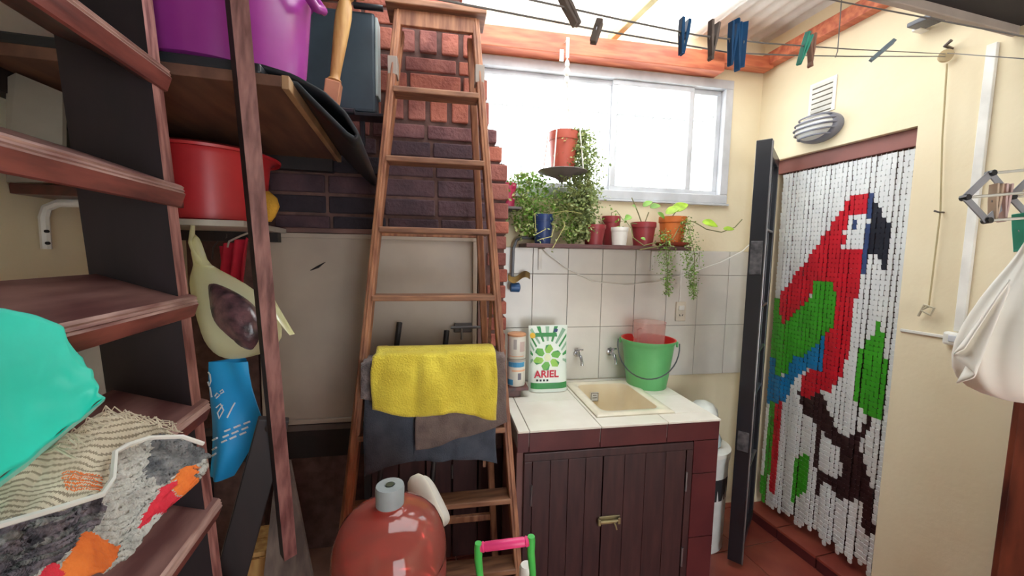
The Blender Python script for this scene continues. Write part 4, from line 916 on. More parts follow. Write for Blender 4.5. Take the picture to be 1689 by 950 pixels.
mb = MB(); mb.lspan(ud(cH)[0] - .06, ud(cH)[0] + .06, .005, .16, cH[2] - .012, cH[2] - .001); mb.lspan(ud(cH)[0] - .01, ud(cH)[0] + .01, .003, .02, cH[2] - .1, cH[2] - .012); tag(obj('pot_bracket', mb, STEELD), 'small bracket holding the magenta pot', 'bracket')
# hanging pot with macrame hanger
hc = wb(930, 283, .14); hs = fwd(hc) / FP; hbz = float(hc[2])
tI, cI, hI, rI = pot('hanging_pot', 'terracotta pot hanging in a knotted hanger before the window', 928, 219, 281, 48, 38, .14, TERRA, hbz, group='flower pots by the window')
hang = thing('pot_hanger', 'white knotted cord hanger with tray carrying the hanging pot', 'plant hanger', cI - [0, 0, .01])
mb = MB(); mb.lathe([(.006, -.055), (rI * .6, -.03), (rI * 1.5, -.008), (rI * 1.72, -.003), (rI * 1.7, -.0005), (.01, -.001)], cI, 28); obj('tray', mb, mat('grey_tray', (120, 112, 112), .6), hang, smooth=True)
hk = wb(936, 88, .14)
for q in range(4):
    a = math.radians(45 + 90 * q); e = cI + np.array([math.cos(a), math.sin(a), 0]) * rI * 1.5; mid_ = cI + np.array([math.cos(a), math.sin(a), 0]) * rI * 1.15 + ZZ * hI * 1.05; top_ = hk - ZZ * .13
    mb = MB(); mb.tube([e + [0, 0, -.003], mid_, (mid_ * .5 + top_ * .5), top_, hk], .0035, 6); obj('cord', mb, STRING, hang, smooth=True)
for dz, r in ((-.05, .012), (-.09, .015), (-.13, .013)):
    mb = MB(); mb.ell(hk + ZZ * dz, (r, r, r * 1.6)); obj('knot', mb, STRING, hang, smooth=True)
mb = MB(); mb.beam(hk + [0, 0, -.02], hk + [0, 0, .075], .016, .004, UB); mb.beam(hk + UB * -.03 + ZZ * -.04, hk + UB * -.03 + ZZ * .015, .02, .006, UB); mb.tube([hk + ZZ * .07, hk - NB * .10 + ZZ * .075], .004, 6); obj('strap', mb, STRING, hang)
# foliage builders
def foliage(name, label, pts_fn, n, L, mats_, loc, group, stems=()):
    t = thing(name, label, 'plant', loc, group); mb = MB()
    for _ in range(n): small_leaf(mb, pts_fn(), L * U(.6, 1.3), 1 if rnd() < .4 else 0)
    f = obj('foliage', mb, mats_, t, fixn=False); f['kind'] = 'stuff'
    if stems:
        mb = MB()
        for s in stems: mb.tube(s, .0018, 5)
        obj('stems', mb, STEM, t, smooth=True)
    return t
def g(s=1): return random.gauss(0, s)
def trail(px0, py0, px1, py1, wpx, d):
    def f():
        t = rnd(); w = wpx * (.5 + .8 * math.sin(math.pi * min(1, t + .12))); return wb(px0 + (px1 - px0) * t + g(.3) * w, py0 + (py1 - py0) * t + g(2), d + g(.02))
    return f
GP = 'plants by the window'
foliage('trailing_plant', 'long grey-green trailing plant spilling from the hanging pot', trail(955, 214, 966, 392, 42, .16), 4600, .021, [LEAFS, LEAFP], cI, GP, [[wb(940, 220, .14), wb(965, 228, .16), wb(970, 300, .17), wb(962, 385, .16)]])
foliage('trailing_plant', 'bushy pale tuft below the hanging tray', trail(930, 318, 945, 398, 50, .12), 1500, .019, [LEAFP, LEAFG], wb(938, 399, .12), GP, [[wb(938, 399, .12), wb(940, 330, .13)]])
foliage('leafy_plant', 'yellow-green bushy plant climbing beside the brick pillar', trail(868, 285, 872, 386, 58, .10), 1900, .021, [LEAFG, LEAFP], wb(870, 388, .10), GP, [[wb(868, 388, .10), wb(862, 340, .10), wb(852, 285, .1)], [wb(872, 388, .10), wb(884, 330, .1), wb(890, 296, .1)]])
foliage('string_of_pearls', 'thin trailing plant hanging below the orange pot saucer', trail(1098, 380, 1102, 486, 22, .21), 700, .013, [LEAFG, LEAFS], wb(1100, 385, .2), GP, [[wb(1098, 376, .19), wb(1098, 400, .21), wb(1103, 490, .21)]])
foliage('string_of_pearls', 'long trailing plant hanging past the right shelf end', trail(1132, 360, 1144, 490, 22, .19), 1100, .013, [LEAFG, LEAFS], wb(1132, 366, .19), GP, [[wb(1118, 360, .12), wb(1132, 362, .19), wb(1146, 420, .2), wb(1144, 495, .2)]])
def big_leaf_plant(label, loc, leaves, stems, m):
    t = thing('pothos', label, 'plant', loc, GP)
    for px, py, d, dx, dy, dn, L, Wd in leaves:
        p = wb(px, py, d); dirv = UB * dx - ZZ * dy + NB * dn; up = NB * .8 + ZZ * .6
        vs, fs = leaf_verts(p, dirv, up, L, Wd); mb = MB(); mb.add(vs, fs); obj('leaf', mb, m, t, smooth='all', subd=1, solid=.0006, fixn=False)
    for s in stems: mb = MB(); mb.tube(s, .0028, 6); obj('stem', mb, STEM, t, smooth=True)
big_leaf_plant('pothos with big lime leaves reaching right from the orange pot', cG + [0, 0, hG * .88],
    [(1108, 348, .16, .9, -.5, .2, .10, .036), (1098, 352, .15, .7, -.45, .5, .075, .03), (1158, 366, .18, .8, .15, .4, .085, .034), (1193, 378, .16, .8, -.1, .3, .06, .02)],
    [[wb(1105, 362, .11), wb(1118, 345, .14), wb(1110, 348, .16)], [wb(1120, 362, .12), wb(1145, 366, .16), wb(1165, 378, .17), wb(1190, 383, .17), wb(1212, 375, .16), wb(1224, 362, .15)], [wb(1112, 360, .11), wb(1122, 372, .17), wb(1110, 394, .2), wb(1088, 406, .215), wb(1055, 412, .215)]], LEAFL)
big_leaf_plant('pothos with small bright leaves in the wide maroon pot', cF + [0, 0, hF * .88],
    [(1050, 345, .14, -.5, -.3, .5, .05, .02), (1060, 340, .13, .6, -.4, .4, .055, .022), (1040, 356, .16, -.6, .3, .4, .05, .022), (1072, 342, .13, .7, -.2, .4, .055, .024), (1085, 350, .13, .5, .5, .4, .05, .02), (1057, 392, .19, .4, .3, .8, .03, .014)],
    [[wb(1060, 372, .11), wb(1052, 350, .12), wb(1042, 326, .12)], [wb(1062, 372, .11), wb(1070, 350, .12)], [wb(1056, 370, .13), wb(1040, 368, .17), wb(1044, 392, .2), wb(1062, 405, .21), wb(1082, 400, .2)]], LEAFG)
# sparse creeper stems over the blue pot
t = thing('creeper', 'wiry yellowish creeper sprawling over the navy pot', 'plant', cB + [0, 0, hB * .88], GP)
for q, s in enumerate(([(893, 360), (882, 352), (884, 384)], [(893, 360), (905, 352), (935, 348), (960, 352)], [(895, 362), (925, 352), (932, 372), (910, 412)], [(893, 362), (900, 378), (882, 388)], [(896, 360), (915, 372), (910, 390), (890, 395)])):
    mb = MB(); mb.tube([wb(px, py, .13 + .03 * k) for k, (px, py) in enumerate(s)], .0018, 5); obj('stem', mb, mat('yellow_stem', (196, 190, 120), .6), t, smooth=True)
    mb = MB()
    for px, py in s[1:]:
        for _ in range(3): small_leaf(mb, wb(px + g(3), py + g(3), .16), .018)
    obj('leaves', mb, LEAFP, t, fixn=False)
for c_, h_, r_, nm, k_ in ((cC, hC, rC, 'thin shoot growing in the front red pot', 0), (cD, hD, rD, 'thin shoot growing in the taller maroon pot', 1), (cE, hE, rE, 'pale shoot looping out of the white pot', 2)):
    t = thing('seedling', nm, 'plant', c_ + [0, 0, h_ * .88], GP); mb = MB(); b0 = c_ + ZZ * h_ * .88
    mb.tube([b0, b0 + ZZ * .04, b0 + UB * .03 + ZZ * .05, b0 + UB * .05 + NB * .04 + ZZ * .0], .0018, 5); obj('stem', mb, STEM, t, smooth=True)
    mb = MB()
    for _ in range(8): small_leaf(mb, b0 + UB * U(-.02, .04) + ZZ * U(.01, .06), .022)
    obj('leaves', mb, [LEAFG], t, fixn=False)

# ------------------------------------------------------------------ paint drum and packet between counter and gate
dc_ = np.array([1.572, 1.745, 0]); drum = thing('paint_drum', 'white paint drum between counter and iron gate', 'drum', dc_); DH = .56; DR_ = .14
mb = MB(); mb.lathe([(DR_ * .9, 0), (DR_ * .96, .01), (DR_, DH - .05), (DR_ * 1.04, DH - .05), (DR_ * 1.04, DH - .02), (DR_, DH - .02)], dc_, 36); body2 = obj('drum_body', mb, mat('drum_plastic', (222, 226, 222), .4), drum, smooth=True)
mb = MB(); mb.lathe([(DR_ * 1.06, DH - .022), (DR_ * 1.06, DH - .002), (DR_ * .98, DH), (.01, DH)], dc_, 36); obj('lid', mb, WPLAS, drum, smooth=True)
vdir = unit(np.array([-dc_[0], -dc_[1], 0])); vd2 = np.array([-vdir[1], vdir[0], 0])
def drumwrap(nm, a0, a1, z0, z1, m): mb = MB(); mb.grid(lambda u, v: dc_ + (DR_ * .93 + .07 * DR_ * (z0 + (z1 - z0) * v) / DH + .0025) * (vdir * math.cos(math.radians(a0 + (a1 - a0) * u)) + vd2 * math.sin(math.radians(a0 + (a1 - a0) * u))) + ZZ * (z0 + (z1 - z0) * v), 14, 1); obj(nm, mb, m, body2, fixn=False)
drumwrap('dark_label', -90, 90, .30, .42, DPRINT); drumwrap('green_label', -60, -5, .17, .24, mat('olive_print', (150, 160, 70), .5)); drumwrap('blue_label', -90, 90, .02, .13, mat('pale_blue_print', (150, 182, 196), .5))
text('drum_letters', 'OOL', .055, dc_ + vdir * (DR_ + .002) + ZZ * .375, vd2 , ZZ, WPRINT, body2, .001)
pk = dc_ + ZZ * (DH + .001); pkt = thing('soap_packet', 'blue and red soap packet lying on the paint drum', 'packet', pk)
mb = MB(); mb.loft([(pk, .06, .08), (pk + ZZ * .01, .08, .095), (pk + ZZ * .05, .085, .095), (pk + ZZ * .09, .07, .08), (pk + ZZ * .12, .045, .05), (pk + ZZ * .135, .02, .02)], 20, 0, .15, 4); obj('packet_body', mb, mat('packet_film', (120, 186, 206), .35, c2=(210, 226, 230), scale=9), pkt, smooth='all')
mb = MB(); mb.grid(lambda u, v: pk + (vdir * .102 * math.cos(.9 * (u - .5)) + vd2 * .102 * math.sin(1.4 * (u - .5))) + ZZ * (.03 + .02 * v + .04 * u), 8, 1); obj('red_flash', mb, RPRINT, pkt, fixn=False)
wk = pk + ZZ * .137; mb = MB(); mb.loft([(wk, .05, .05), (wk + ZZ * .015, .085, .085), (wk + ZZ * .05, .08, .08), (wk + ZZ * .085, .05, .05), (wk + ZZ * .10, .012, .012)], 20, 0, .3, 9); tag(obj('crumpled_bag', mb, mat('off_white_film', (220, 222, 214), .4), smooth='all'), 'crumpled white plastic bag on top of the soap packet', 'bag')

WOODF = mat('lit_red_wood', (138, 74, 66), .4, c2=(88, 42, 40), scale=6, stretch=(6, 1, 6), bump=.15, spec=.6)  # tread front, light painted into the red
WOODN = mat('worn_lit_nosing', (186, 152, 142), .4, c2=(120, 78, 72), scale=7, stretch=(7, 1, 7), bump=.2, spec=.6)
WOODN2 = mat('lit_stringer_edge', (176, 124, 116), .45, c2=(110, 62, 58), scale=9, stretch=(7, 7, 1), bump=.15)  # stringer edge painted paler where light would fall
WOODT = mat('dusty_lit_tread_top', (134, 96, 90), .42, c2=(92, 54, 52), scale=5, stretch=(5, 1, 5), bump=.08)
STRGR = mat('shaded_black_wood', (30, 19, 26), .6, c2=(22, 13, 19), scale=5, stretch=(7, 7, 1))  # shade painted into the stringer and bar colour
# ------------------------------------------------------------------ steep wooden stair on the left
NX = lambda z: -.433 - .0566 * (z - .939)            # nosing line leans a little
SY0, SY1 = .30, 1.078
stair = thing('wooden_stair', 'steep open wooden stair of dark varnished treads on the left', 'stair', (-.55, .7, 0))
tz_ = [1.968 - .2517 * k for k in range(-2, 8)]
ta = math.radians(19); ta_x = np.array([-math.cos(ta), 0, math.sin(ta)]); ta_z = np.array([math.sin(ta), 0, math.cos(ta)])
prof = [(.004, -.050), (0, -.046), (0, -.016), (.005, -.013), (.003, -.010), (.008, -.007), (.007, -.003), (.014, 0), (.175, 0), (.175, -.032), (.03, -.036), (.025, -.050)]
for z in tz_:
    if z < .1 or z > 2.30: continue
    mb = MB(); mb.prism(prof, (NX(z), SY0, z), ta_x, ta_z, (0, SY1 - SY0, 0))
    n_ = len(prof); mb.m[2 + 1] = 1; mb.m[2 + 0] = 1; mb.m[2 + 7] = 3      # front face and dusty top, light painted into their tones
    for k in range(2, 7): mb.m[2 + k] = 2                                   # worn nosing mould, painted paler as if catching light
    obj('tread', mb, [DWOOD, WOODF, WOODN, WOODT], stair)
def sx(z, o): return NX(z) - o
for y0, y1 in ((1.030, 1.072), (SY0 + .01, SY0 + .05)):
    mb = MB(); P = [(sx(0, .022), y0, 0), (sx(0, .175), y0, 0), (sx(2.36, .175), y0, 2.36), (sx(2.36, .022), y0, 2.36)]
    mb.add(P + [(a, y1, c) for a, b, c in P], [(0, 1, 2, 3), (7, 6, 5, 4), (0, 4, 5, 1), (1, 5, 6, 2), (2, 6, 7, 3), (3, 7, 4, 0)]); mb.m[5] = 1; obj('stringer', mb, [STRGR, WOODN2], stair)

# timber trestle: a long bar bolted to a diagonal plank that stands on the floor
p0, p1 = at(476, 914, 1.14), at(385, -60, .80)
p1 = p0 + (p1 - p0) * ((2.36 - p0[2]) / (p1[2] - p0[2]))
tz0 = p0 + (p1 - p0) * .24; q0 = at(452, 690, fwd(tz0) + .035); q1 = at(300, 1250, 1.08); q1 = q0 + (q1 - q0) * ((0.005 - q0[2]) / (q1[2] - q0[2]))
tre = thing('timber_trestle', 'long dark bar leaning upright before the shelf, with a black diagonal foot', 'timber prop', q1)
mb = MB(); ww = unit(np.cross(unit(p1 - p0), RC[:, 2])); mb.beam(p0, p1, .034, .034, ww * (1 if ww[0] > 0 else -1) - RC[:, 2] * .9); mb.m[-5] = 1; obj('long_bar', mb, [STRGR, mat('lit_bar_face', (150, 104, 98), .45, c2=(92, 52, 50), scale=8, stretch=(7, 7, 1), bump=.15)], tre)  # face toward the light painted paler than the other sides
mb = MB(); mb.beam(q0, q1, .075, .03, np.array([1, .25, 0])); obj('diagonal_foot', mb, BLKW, tre, bevel=.003)
mb = MB(); mb.tube([q0 - RC[:, 2] * .03 - ZZ * .02, q0 + RC[:, 2] * .02 - ZZ * .02], .008, 8); obj('bolt', mb, STEELD, tre)
cb0 = at(418, 912, 1.52); crz = cb0[2]; cr = thing('wooden_crate', 'pale wooden crate low behind the black diagonal foot', 'crate', (cb0[0], cb0[1] + .1, 0))
for q in range(2):
    mb = MB(); mb.box((cb0[0] - .02, cb0[1] + .04 + q * .085, crz - .01), (.12, .08, .018)); obj('slat', mb, PINE, cr, bevel=.002)
for xx in (-.07, .03):
    for yy in (.01, .16):
        mb = MB(); mb.box((cb0[0] + xx, cb0[1] + yy, (crz - .02) / 2), (.02, .02, crz - .02)); obj('corner_post', mb, PINE, cr)
for zz_ in (.10, .24, .36):
    for yy in (.0, .17): mb = MB(); mb.box((cb0[0] - .02, cb0[1] + yy, min(zz_, crz - .06)), (.12, .01, .07)); obj('side_slat', mb, PINE, cr)
# weathered board leaning below the bar
w0, w1, w2, w3 = at(456, 762, 1.46), at(478, 762, 1.46), at(540, 1080, 1.38), at(420, 1080, 1.38)
GW_ = mat('weathered_grey_wood', (128, 112, 104), .85, c2=(92, 80, 76), scale=5, stretch=(5, 5, 1), bump=.3)
mb = MB(); th_ = np.array([.0, .018, 0]); mb.add([w0, w1, w2, w3, w0 + th_, w1 + th_, w2 + th_, w3 + th_], [(0, 1, 2, 3), (7, 6, 5, 4), (0, 4, 5, 1), (1, 5, 6, 2), (2, 6, 7, 3), (3, 7, 4, 0)])
tag(obj('weathered_board', mb, GW_), 'weathered grey tapered board standing under the leaning bar', 'board')

# ------------------------------------------------------------------ high shelf board with tubs and case
HZ = 1.978
hsb = thing('high_shelf', 'thick wooden shelf board under the purple tub', 'shelf', (-.58, 1.5, HZ))
mb = MB(); mb.span((LWX + .002, 1.10, HZ - .008), (-.285, 1.915, HZ + .018)); obj('board', mb, BOARD, hsb, bevel=.002)
mb = MB(); mb.span((-.285, 1.10, HZ - .012), (-.268, 1.914, HZ + .02)); obj('edge_batten', mb, mat('pale_batten', (186, 152, 110), .6, c2=(150, 112, 84), scale=6), hsb, bevel=.002)
mb = MB(); mb.span((LWX + .002, 1.12, HZ - .06), (LWX + .04, 1.93, HZ - .008)); mb.span((LWX + .05, 1.88, HZ - .06), (-.30, 1.93, HZ - .008)); obj('wall_cleat', mb, BLKW, hsb)
# folded rubber mat under the tub
ml = [(-.80, .045), (-.42, .046), (-.34, .046), (-.27, .032), (-.20, .0), (-.15, -.045), (-.125, -.085), (-.118, -.098), (-.126, -.108), (-.145, -.098), (-.19, -.055), (-.235, -.012), (-.262, .016), (-.34, .018), (-.80, .018)]
mb = MB(); YA, YB = 1.14, 1.90
def matp(u, v):
    k = u * (len(ml) - 1); i = min(int(k), len(ml) - 2); t = k - i; x = ml[i][0] + (ml[i + 1][0] - ml[i][0]) * t; z = ml[i][1] + (ml[i + 1][1] - ml[i][1]) * t
    ovh = max(0, x + .27); return (x + .0 * v, YA + (YB - YA) * v, HZ + .004 + z)
mb.grid(matp, 48, 8); rm = thing('rubber_mat', 'black folded rubber mat curling down over the shelf edge', 'mat', (-.5, 1.5, HZ + .018)); obj('curled_sheet', mb, BLKP, rm, smooth='all', solid=.010, fixn=False)
mb = MB(); mb.span((-.82, 1.106, HZ + .019), (-.33, 1.90, HZ + .044)); obj('folded_layer', mb, BLKP, rm, bevel=.006)
# purple tub
tc_ = np.array([-.50, 1.345, HZ + .056]); tub = thing('plastic_tub', 'large purple plastic tub high on the shelf', 'tub', tc_)
tb = .21; mb = MB(); mb.shell([(tb * .92, 0), (tb, .006), (tb * 1.04, .10), (tb * 1.12, .30), (tb * 1.17, .30), (tb * 1.17, .315), (tb * 1.12, .32)], tc_, .004, 48); obj('tub_body', mb, TUBP, tub, smooth=True)
for s in (1, -1):
    hx = tc_ + unit(np.array([.93 * s, -.30 * s, 0])) * tb * 1.13; mb = MB(); hd = unit(np.array([.30, .93, 0]))
    mb.tube([hx + hd * .07 + ZZ * .28, hx + unit(hx - tc_) * .035 * np.array([1, 1, 0]) + hd * .05 + ZZ * .235, hx + unit((hx - tc_) * [1, 1, 0]) * .04 + ZZ * .215, hx + unit((hx - tc_) * [1, 1, 0]) * .035 - hd * .05 + ZZ * .235, hx - hd * .07 + ZZ * .28], .013, 10); obj('handle', mb, TUBP, tub, smooth=True)
# slate case standing on edge
ca, cb = wb(520, 180, DB + .10), wb(624, 180, DB + .10); cz0, cz1 = float(wb(600, 184, DB + .1)[2]), float(wb(600, 18, DB + .1)[2])
cu0, cu1 = ud(wb(500, 100, DB + .1))[0], ud(wb(619, 100, DB + .1))[0]
case = thing('storage_case', 'slate coloured case standing upright before the chimney bricks', 'case', LP((cu0 + cu1) / 2, DB + .06, cz0))
mb = MB(); mb.lspan(cu0, cu1, DB + .012, DB + .10, cz0, cz1); obj('case_body', mb, SLATE, case, bevel=.012)
mb = MB(); mb.lspan(cu1 - .002, cu1 + .010, DB + .02, DB + .095, cz0 + .07, cz1 - .015); obj('pale_trim', mb, PALEG, case, bevel=.004)
mb = MB(); mb.tube([LP(cu1 - .08, DB + .11, cz1 + .012), LP(cu1 + .035, DB + .11, cz1 + .012)], .012, 12); obj('handle', mb, BLACKM, case, smooth=True)
# steel bracket carrying the case off the bricks
mb = MB(); mb.lspan(cu0, cu1 + .04, DB + .012, DB + .10, cz0 - .016, cz0 - .002); mb.lspan(cu0 + .02, cu0 + .04, DB + .008, DB + .02, cz0 - .12, cz0 - .01); mb.lspan(cu0 + .2, cu0 + .22, DB + .008, DB + .02, cz0 - .12, cz0 - .01)
tag(obj('steel_bracket', mb, BLACKM, bevel=.002), 'black steel bracket fixed to the bricks under the slate case', 'bracket')
# turned legs
def turned(label, a, b, s=1.0, block=True):
    a, b = np.array(a), np.array(b); d = unit(b - a); L = np.linalg.norm(b - a); x = unit(np.cross(d, [0, 1.0, .1])); fr = np.stack([x, np.cross(d, x), d], axis=1)
    t = thing('turned_leg', label, 'table leg', a, 'turned table legs on the high shelf'); r = .021 * s
    mb = MB(); mb.lathe([(r * .8, .19 * L), (r * 1.15, .205 * L), (r * .85, .225 * L), (r * .85, .26 * L), (r * 1.0, .4 * L), (r * 1.25, .62 * L), (r * 1.32, .74 * L), (r * 1.15, .83 * L), (r * .8, .875 * L), (r * 1.25, .9 * L), (r * 1.25, .925 * L), (r * .9, .95 * L), (r * 1.2, L)], a, 20, fr); obj('turned_shaft', mb, PINE, t, smooth=True)
    if block:
        mb = MB(); mb.box(a + d * .095 * L, (r * 2.5, r * 2.5, .19 * L), fr); bb = obj('square_block', mb, mat('reddish_pine', (186, 128, 96), .5, c2=(160, 104, 76)), t, bevel=.004)
        mb = MB(); mb.lathe([(.006, -.03), (.016, -.03), (.016, -.008), (.012, 0)], a, 12, fr); obj('foot_pad', mb, BLACKM, t, smooth=True)
turned('long turned pine leg leaning over the slate case', at(546, 172, 1.44), at(574, -25, 1.40), 1.0)
turned('second turned pine leg mostly out of the picture', at(590, 18, 1.42), at(600, -90, 1.38), .8, False)
kp = at(572, 183, 1.45); kn = thing('clamp', 'small black clamp with round knob at the mat edge', 'clamp', kp)
mb = MB(); mb.tube([kp + UB * -.02, kp + UB * .028], .011, 12); obj('knob', mb, BLACKM, kn, smooth=True)
mb = MB(); mb.tube([kp, kp + [0, .01, -.05]], .004, 8); obj('screw', mb, GREYM, kn, smooth=True)
# lower shelf, red tub, sponge
LZ = 1.70
lsb = thing('wall_shelf', 'brown plank shelf on a white bracket at the left wall', 'shelf', (LWX + .1, 1.4, LZ))
mb = MB(); mb.span((LWX + .002, 1.22, LZ), (LWX + .25, 1.44, LZ + .025)); obj('plank', mb, DWOOD, lsb, bevel=.002)
mb = MB(); bx0 = LWX + .002; yb = 1.29
mb.tube([(bx0 + .012, yb, LZ - .13), (bx0 + .012, yb, LZ - .05), (bx0 + .02, yb, LZ - .025), (bx0 + .045, yb, LZ - .012), (bx0 + .08, yb, LZ - .011), (bx0 + .235, yb, LZ - .011)], .0105, 8); obj('bracket', mb, WPLAS, lsb, smooth=True)
mb = MB()
for zq in (LZ - .115, LZ - .085): mb.tube([(bx0 + .02, yb - .01, zq), (bx0 + .026, yb - .012, zq)], .004, 8)
obj('screws', mb, DPRINT, lsb)
wsb = thing('white_shelf', 'white edged shelf under the red tub', 'shelf', (-.7, 1.65, LZ))
mb = MB(); mb.span((LWX + .002, 1.46, LZ - .05), (-.50, 1.94, LZ - .03)); obj('board', mb, mat('white_laminate', (196, 188, 176), .5), wsb, bevel=.002)
mb = MB(); mb.span((LWX + .004, 1.88, LZ - .09), (-.52, 1.93, LZ - .05)); obj('cleat', mb, BLKW, wsb)
rc = np.array([-.672, 1.68, LZ - .029]); rtb = thing('plastic_tub', 'red plastic tub on the white edged shelf', 'tub', rc)
mb = MB(); mb.shell([(.165, 0), (.175, .006), (.20, .215), (.21, .23), (.235, .236), (.238, .228), (.24, .236), (.215, .246)], rc, .003, 44, ex=.92, ey=.94); obj('tub_body', mb, TUBR, rtb, smooth=True)
# yellow sponge hanging on a nail
sp = at(442, 340, 1.40); mb = MB(); mb.loft([(sp - [0, 0, .055], .008, .008), (sp - [0, 0, .035], .022, .02), (sp, .034, .028), (sp + [0, 0, .03], .026, .022), (sp + [0, 0, .052], .006, .006)], 14, 0, .5, 2); tag(obj('sponge', mb, FOAM, smooth='all'), 'yellow bath sponge beside the red tub', 'sponge')
# items on the plank shelf
pnl = thing('card_panel', 'grey beige panel standing on the plank shelf', 'panel', (LWX + .12, 1.33, LZ + .026))
P = [at(10, 128, .885), at(26, 120, .89), at(103, 152, .95), at(103, 300, .95), at(10, 300, .885)]; b0_ = np.array([0, .012, 0])
mb = MB(); mb.add(P + [p + b0_ for p in P], [(0, 1, 2, 3, 4), (9, 8, 7, 6, 5)] + [(k, k + 5, (k + 1) % 5 + 5, (k + 1) % 5) for k in range(5)]); obj('panel_board', mb, CARD, pnl)
bo = np.array([-.80, 1.33, LZ + .026]); bt = thing('dark_bottle', 'dark wide bottle in the shade behind the stair', 'bottle', bo)
mb = MB(); mb.lathe([(.055, 0), (.062, .01), (.064, .12), (.058, .16), (.03, .20), (.022, .215), (.022, .24)], bo, 24); obj('glass', mb, DARKG, bt, smooth=True)
mb = MB(); mb.lathe([(.024, .235), (.024, .265), (.02, .27)], bo, 16); obj('stopper', mb, BLACKM, bt, smooth=True)
# pale board leaning at the wall behind the lower treads
wq = [at(128, 545, 1.12), at(182, 556, 1.15), at(262, 650, 1.25), at(262, 900, 1.25), at(128, 900, 1.12)]; mb = MB(); tb_ = np.array([-.004, .014, 0]); k_ = len(wq)
mb.add(wq + [p + tb_ for p in wq], [tuple(range(k_)), tuple(reversed(range(k_, 2 * k_)))] + [(k, k + k_, (k + 1) % k_ + k_, (k + 1) % k_) for k in range(k_)])
lb_ = tag(obj('slanted_board', mb, mat('pale_grey_panel', (198, 190, 176), .6), bevel=.002), 'pale grey panel with slanted edge behind the lower stair treads', 'panel')

# ------------------------------------------------------------------ bags and garments hanging behind the stair
pbr = at(392, 520, 1.18); pb_ = thing('plastic_bag', 'yellowish see-through plastic bag stuffed with dark things', 'bag', at(400, 590, 1.18))
s_ = 1.18 / FP; CF = np.stack([RC[:, 0], RC[:, 2], ZZ], axis=1)
secs = [(at(322, 386, 1.18), .008, .006), (at(326, 420, 1.18), .022, .014), (at(332, 436, 1.18), .016, .012), (at(348, 455, 1.18), .055, .035), (at(368, 480, 1.18), .085, .055), (at(386, 510, 1.18), .105, .07), (at(398, 545, 1.18), .115, .075), (at(400, 570, 1.18), .10, .065), (at(392, 586, 1.18), .06, .04), (at(388, 592, 1.18), .01, .01)]
mb = MB(); mb.loft(secs, 32, 0, .22, 3, CF); obj('film', mb, PALEBAG, pb_, smooth='all', subd=1)
mb = MB(); mb.grid(lambda u, v: at(440 + 42 * u, 500 + 52 * u + (-34 + 62 * v) * (1 - u) * .8, 1.17) + RC[:, 2] * (.015 * math.sin(v * 8)), 10, 10); obj('loose_corner', mb, PALEBAG, pb_, smooth='all', fixn=False)
mb = MB(); mb.loft([(at(352, 464, 1.155), .015, .015), (at(366, 478, 1.155), .044, .032), (at(384, 500, 1.15), .066, .050), (at(398, 528, 1.15), .072, .058), (at(410, 552, 1.15), .055, .052), (at(416, 572, 1.15), .03, .035), (at(417, 578, 1.15), .008, .008)], 20, 0, .3, 6, CF); obj('contents', mb, mat('dark_contents', (120, 84, 88), .3, c2=(44, 34, 42), scale=26, bump=.6, coat=.5), pb_, smooth='all', subd=2)
mb = MB(); mb.tube([at(318, 372, 1.18), at(316, 400, 1.18), at(328, 430, 1.17), at(336, 440, 1.17), at(352, 440, 1.16)], [.006, .009, .01, .008, .002], 8); obj('knotted_handle', mb, PALEBAG, pb_, smooth='all')
# blue printed bag
bb_ = thing('blue_bag', 'bright blue bag with white handwriting print behind the stair', 'bag', at(385, 785, 1.22))
def bluep(u, v):      # u across, v up
    xl = 350 - 2 * v; xr = [398, 425, 434, 418, 412][min(4, int(v * 4.999))]; k = v * 4; i = min(3, int(k)); xs_ = [388, 415, 435, 420, 411]; xr = xs_[i] + (xs_[i + 1] - xs_[i]) * (k - i)
    return at(xl + (xr - xl) * u - 4 * (1 - v), 786 - 190 * v, 1.22) + RC[:, 2] * (-.028 * math.sin(math.pi * u) * (1 - .5 * v) + .010 * math.sin(u * 7 + v * 5))
mb = MB(); mb.grid(bluep, 16, 20); mb.grid(lambda u, v: bluep(u, v) + RC[:, 2] * .07 * math.sin(math.pi * min(1, max(0, u))) , 16, 20)
bbody = obj('bag_body', mb, BLUEB, bb_, smooth='all')
def stroke(pts, r=.0022): return MB().tube([bluep((px - 350) / 70, (786 - py) / 190) - RC[:, 2] * .004 for px, py in pts], r, 5)
for pts in ([(368, 668), (374, 662), (378, 672), (372, 685), (370, 676), (377, 664)], [(366, 650), (369, 645), (373, 648), (368, 653)], [(373, 643), (376, 640), (378, 644), (374, 646)], [(382, 684), (388, 668), (391, 662)], [(352, 612), (356, 616), (358, 626), (354, 634), (351, 628)], [(356, 636), (360, 652)]):
    obj('printed_stroke', stroke(pts), WPRINT, bbody, smooth=True)
for y in (697, 706, 714):
    for x in (382, 391, 400): obj('printed_line', stroke([(x, y + (400 - x) * .45), (x + 6, y - 3 + (400 - x) * .45)], .003), WPRINT, bbody, smooth=True)
for y in (722, 738, 748): obj('printed_line', stroke([(354, y + 4), (372, y - 6)], .003), WPRINT, bbody, smooth=True)
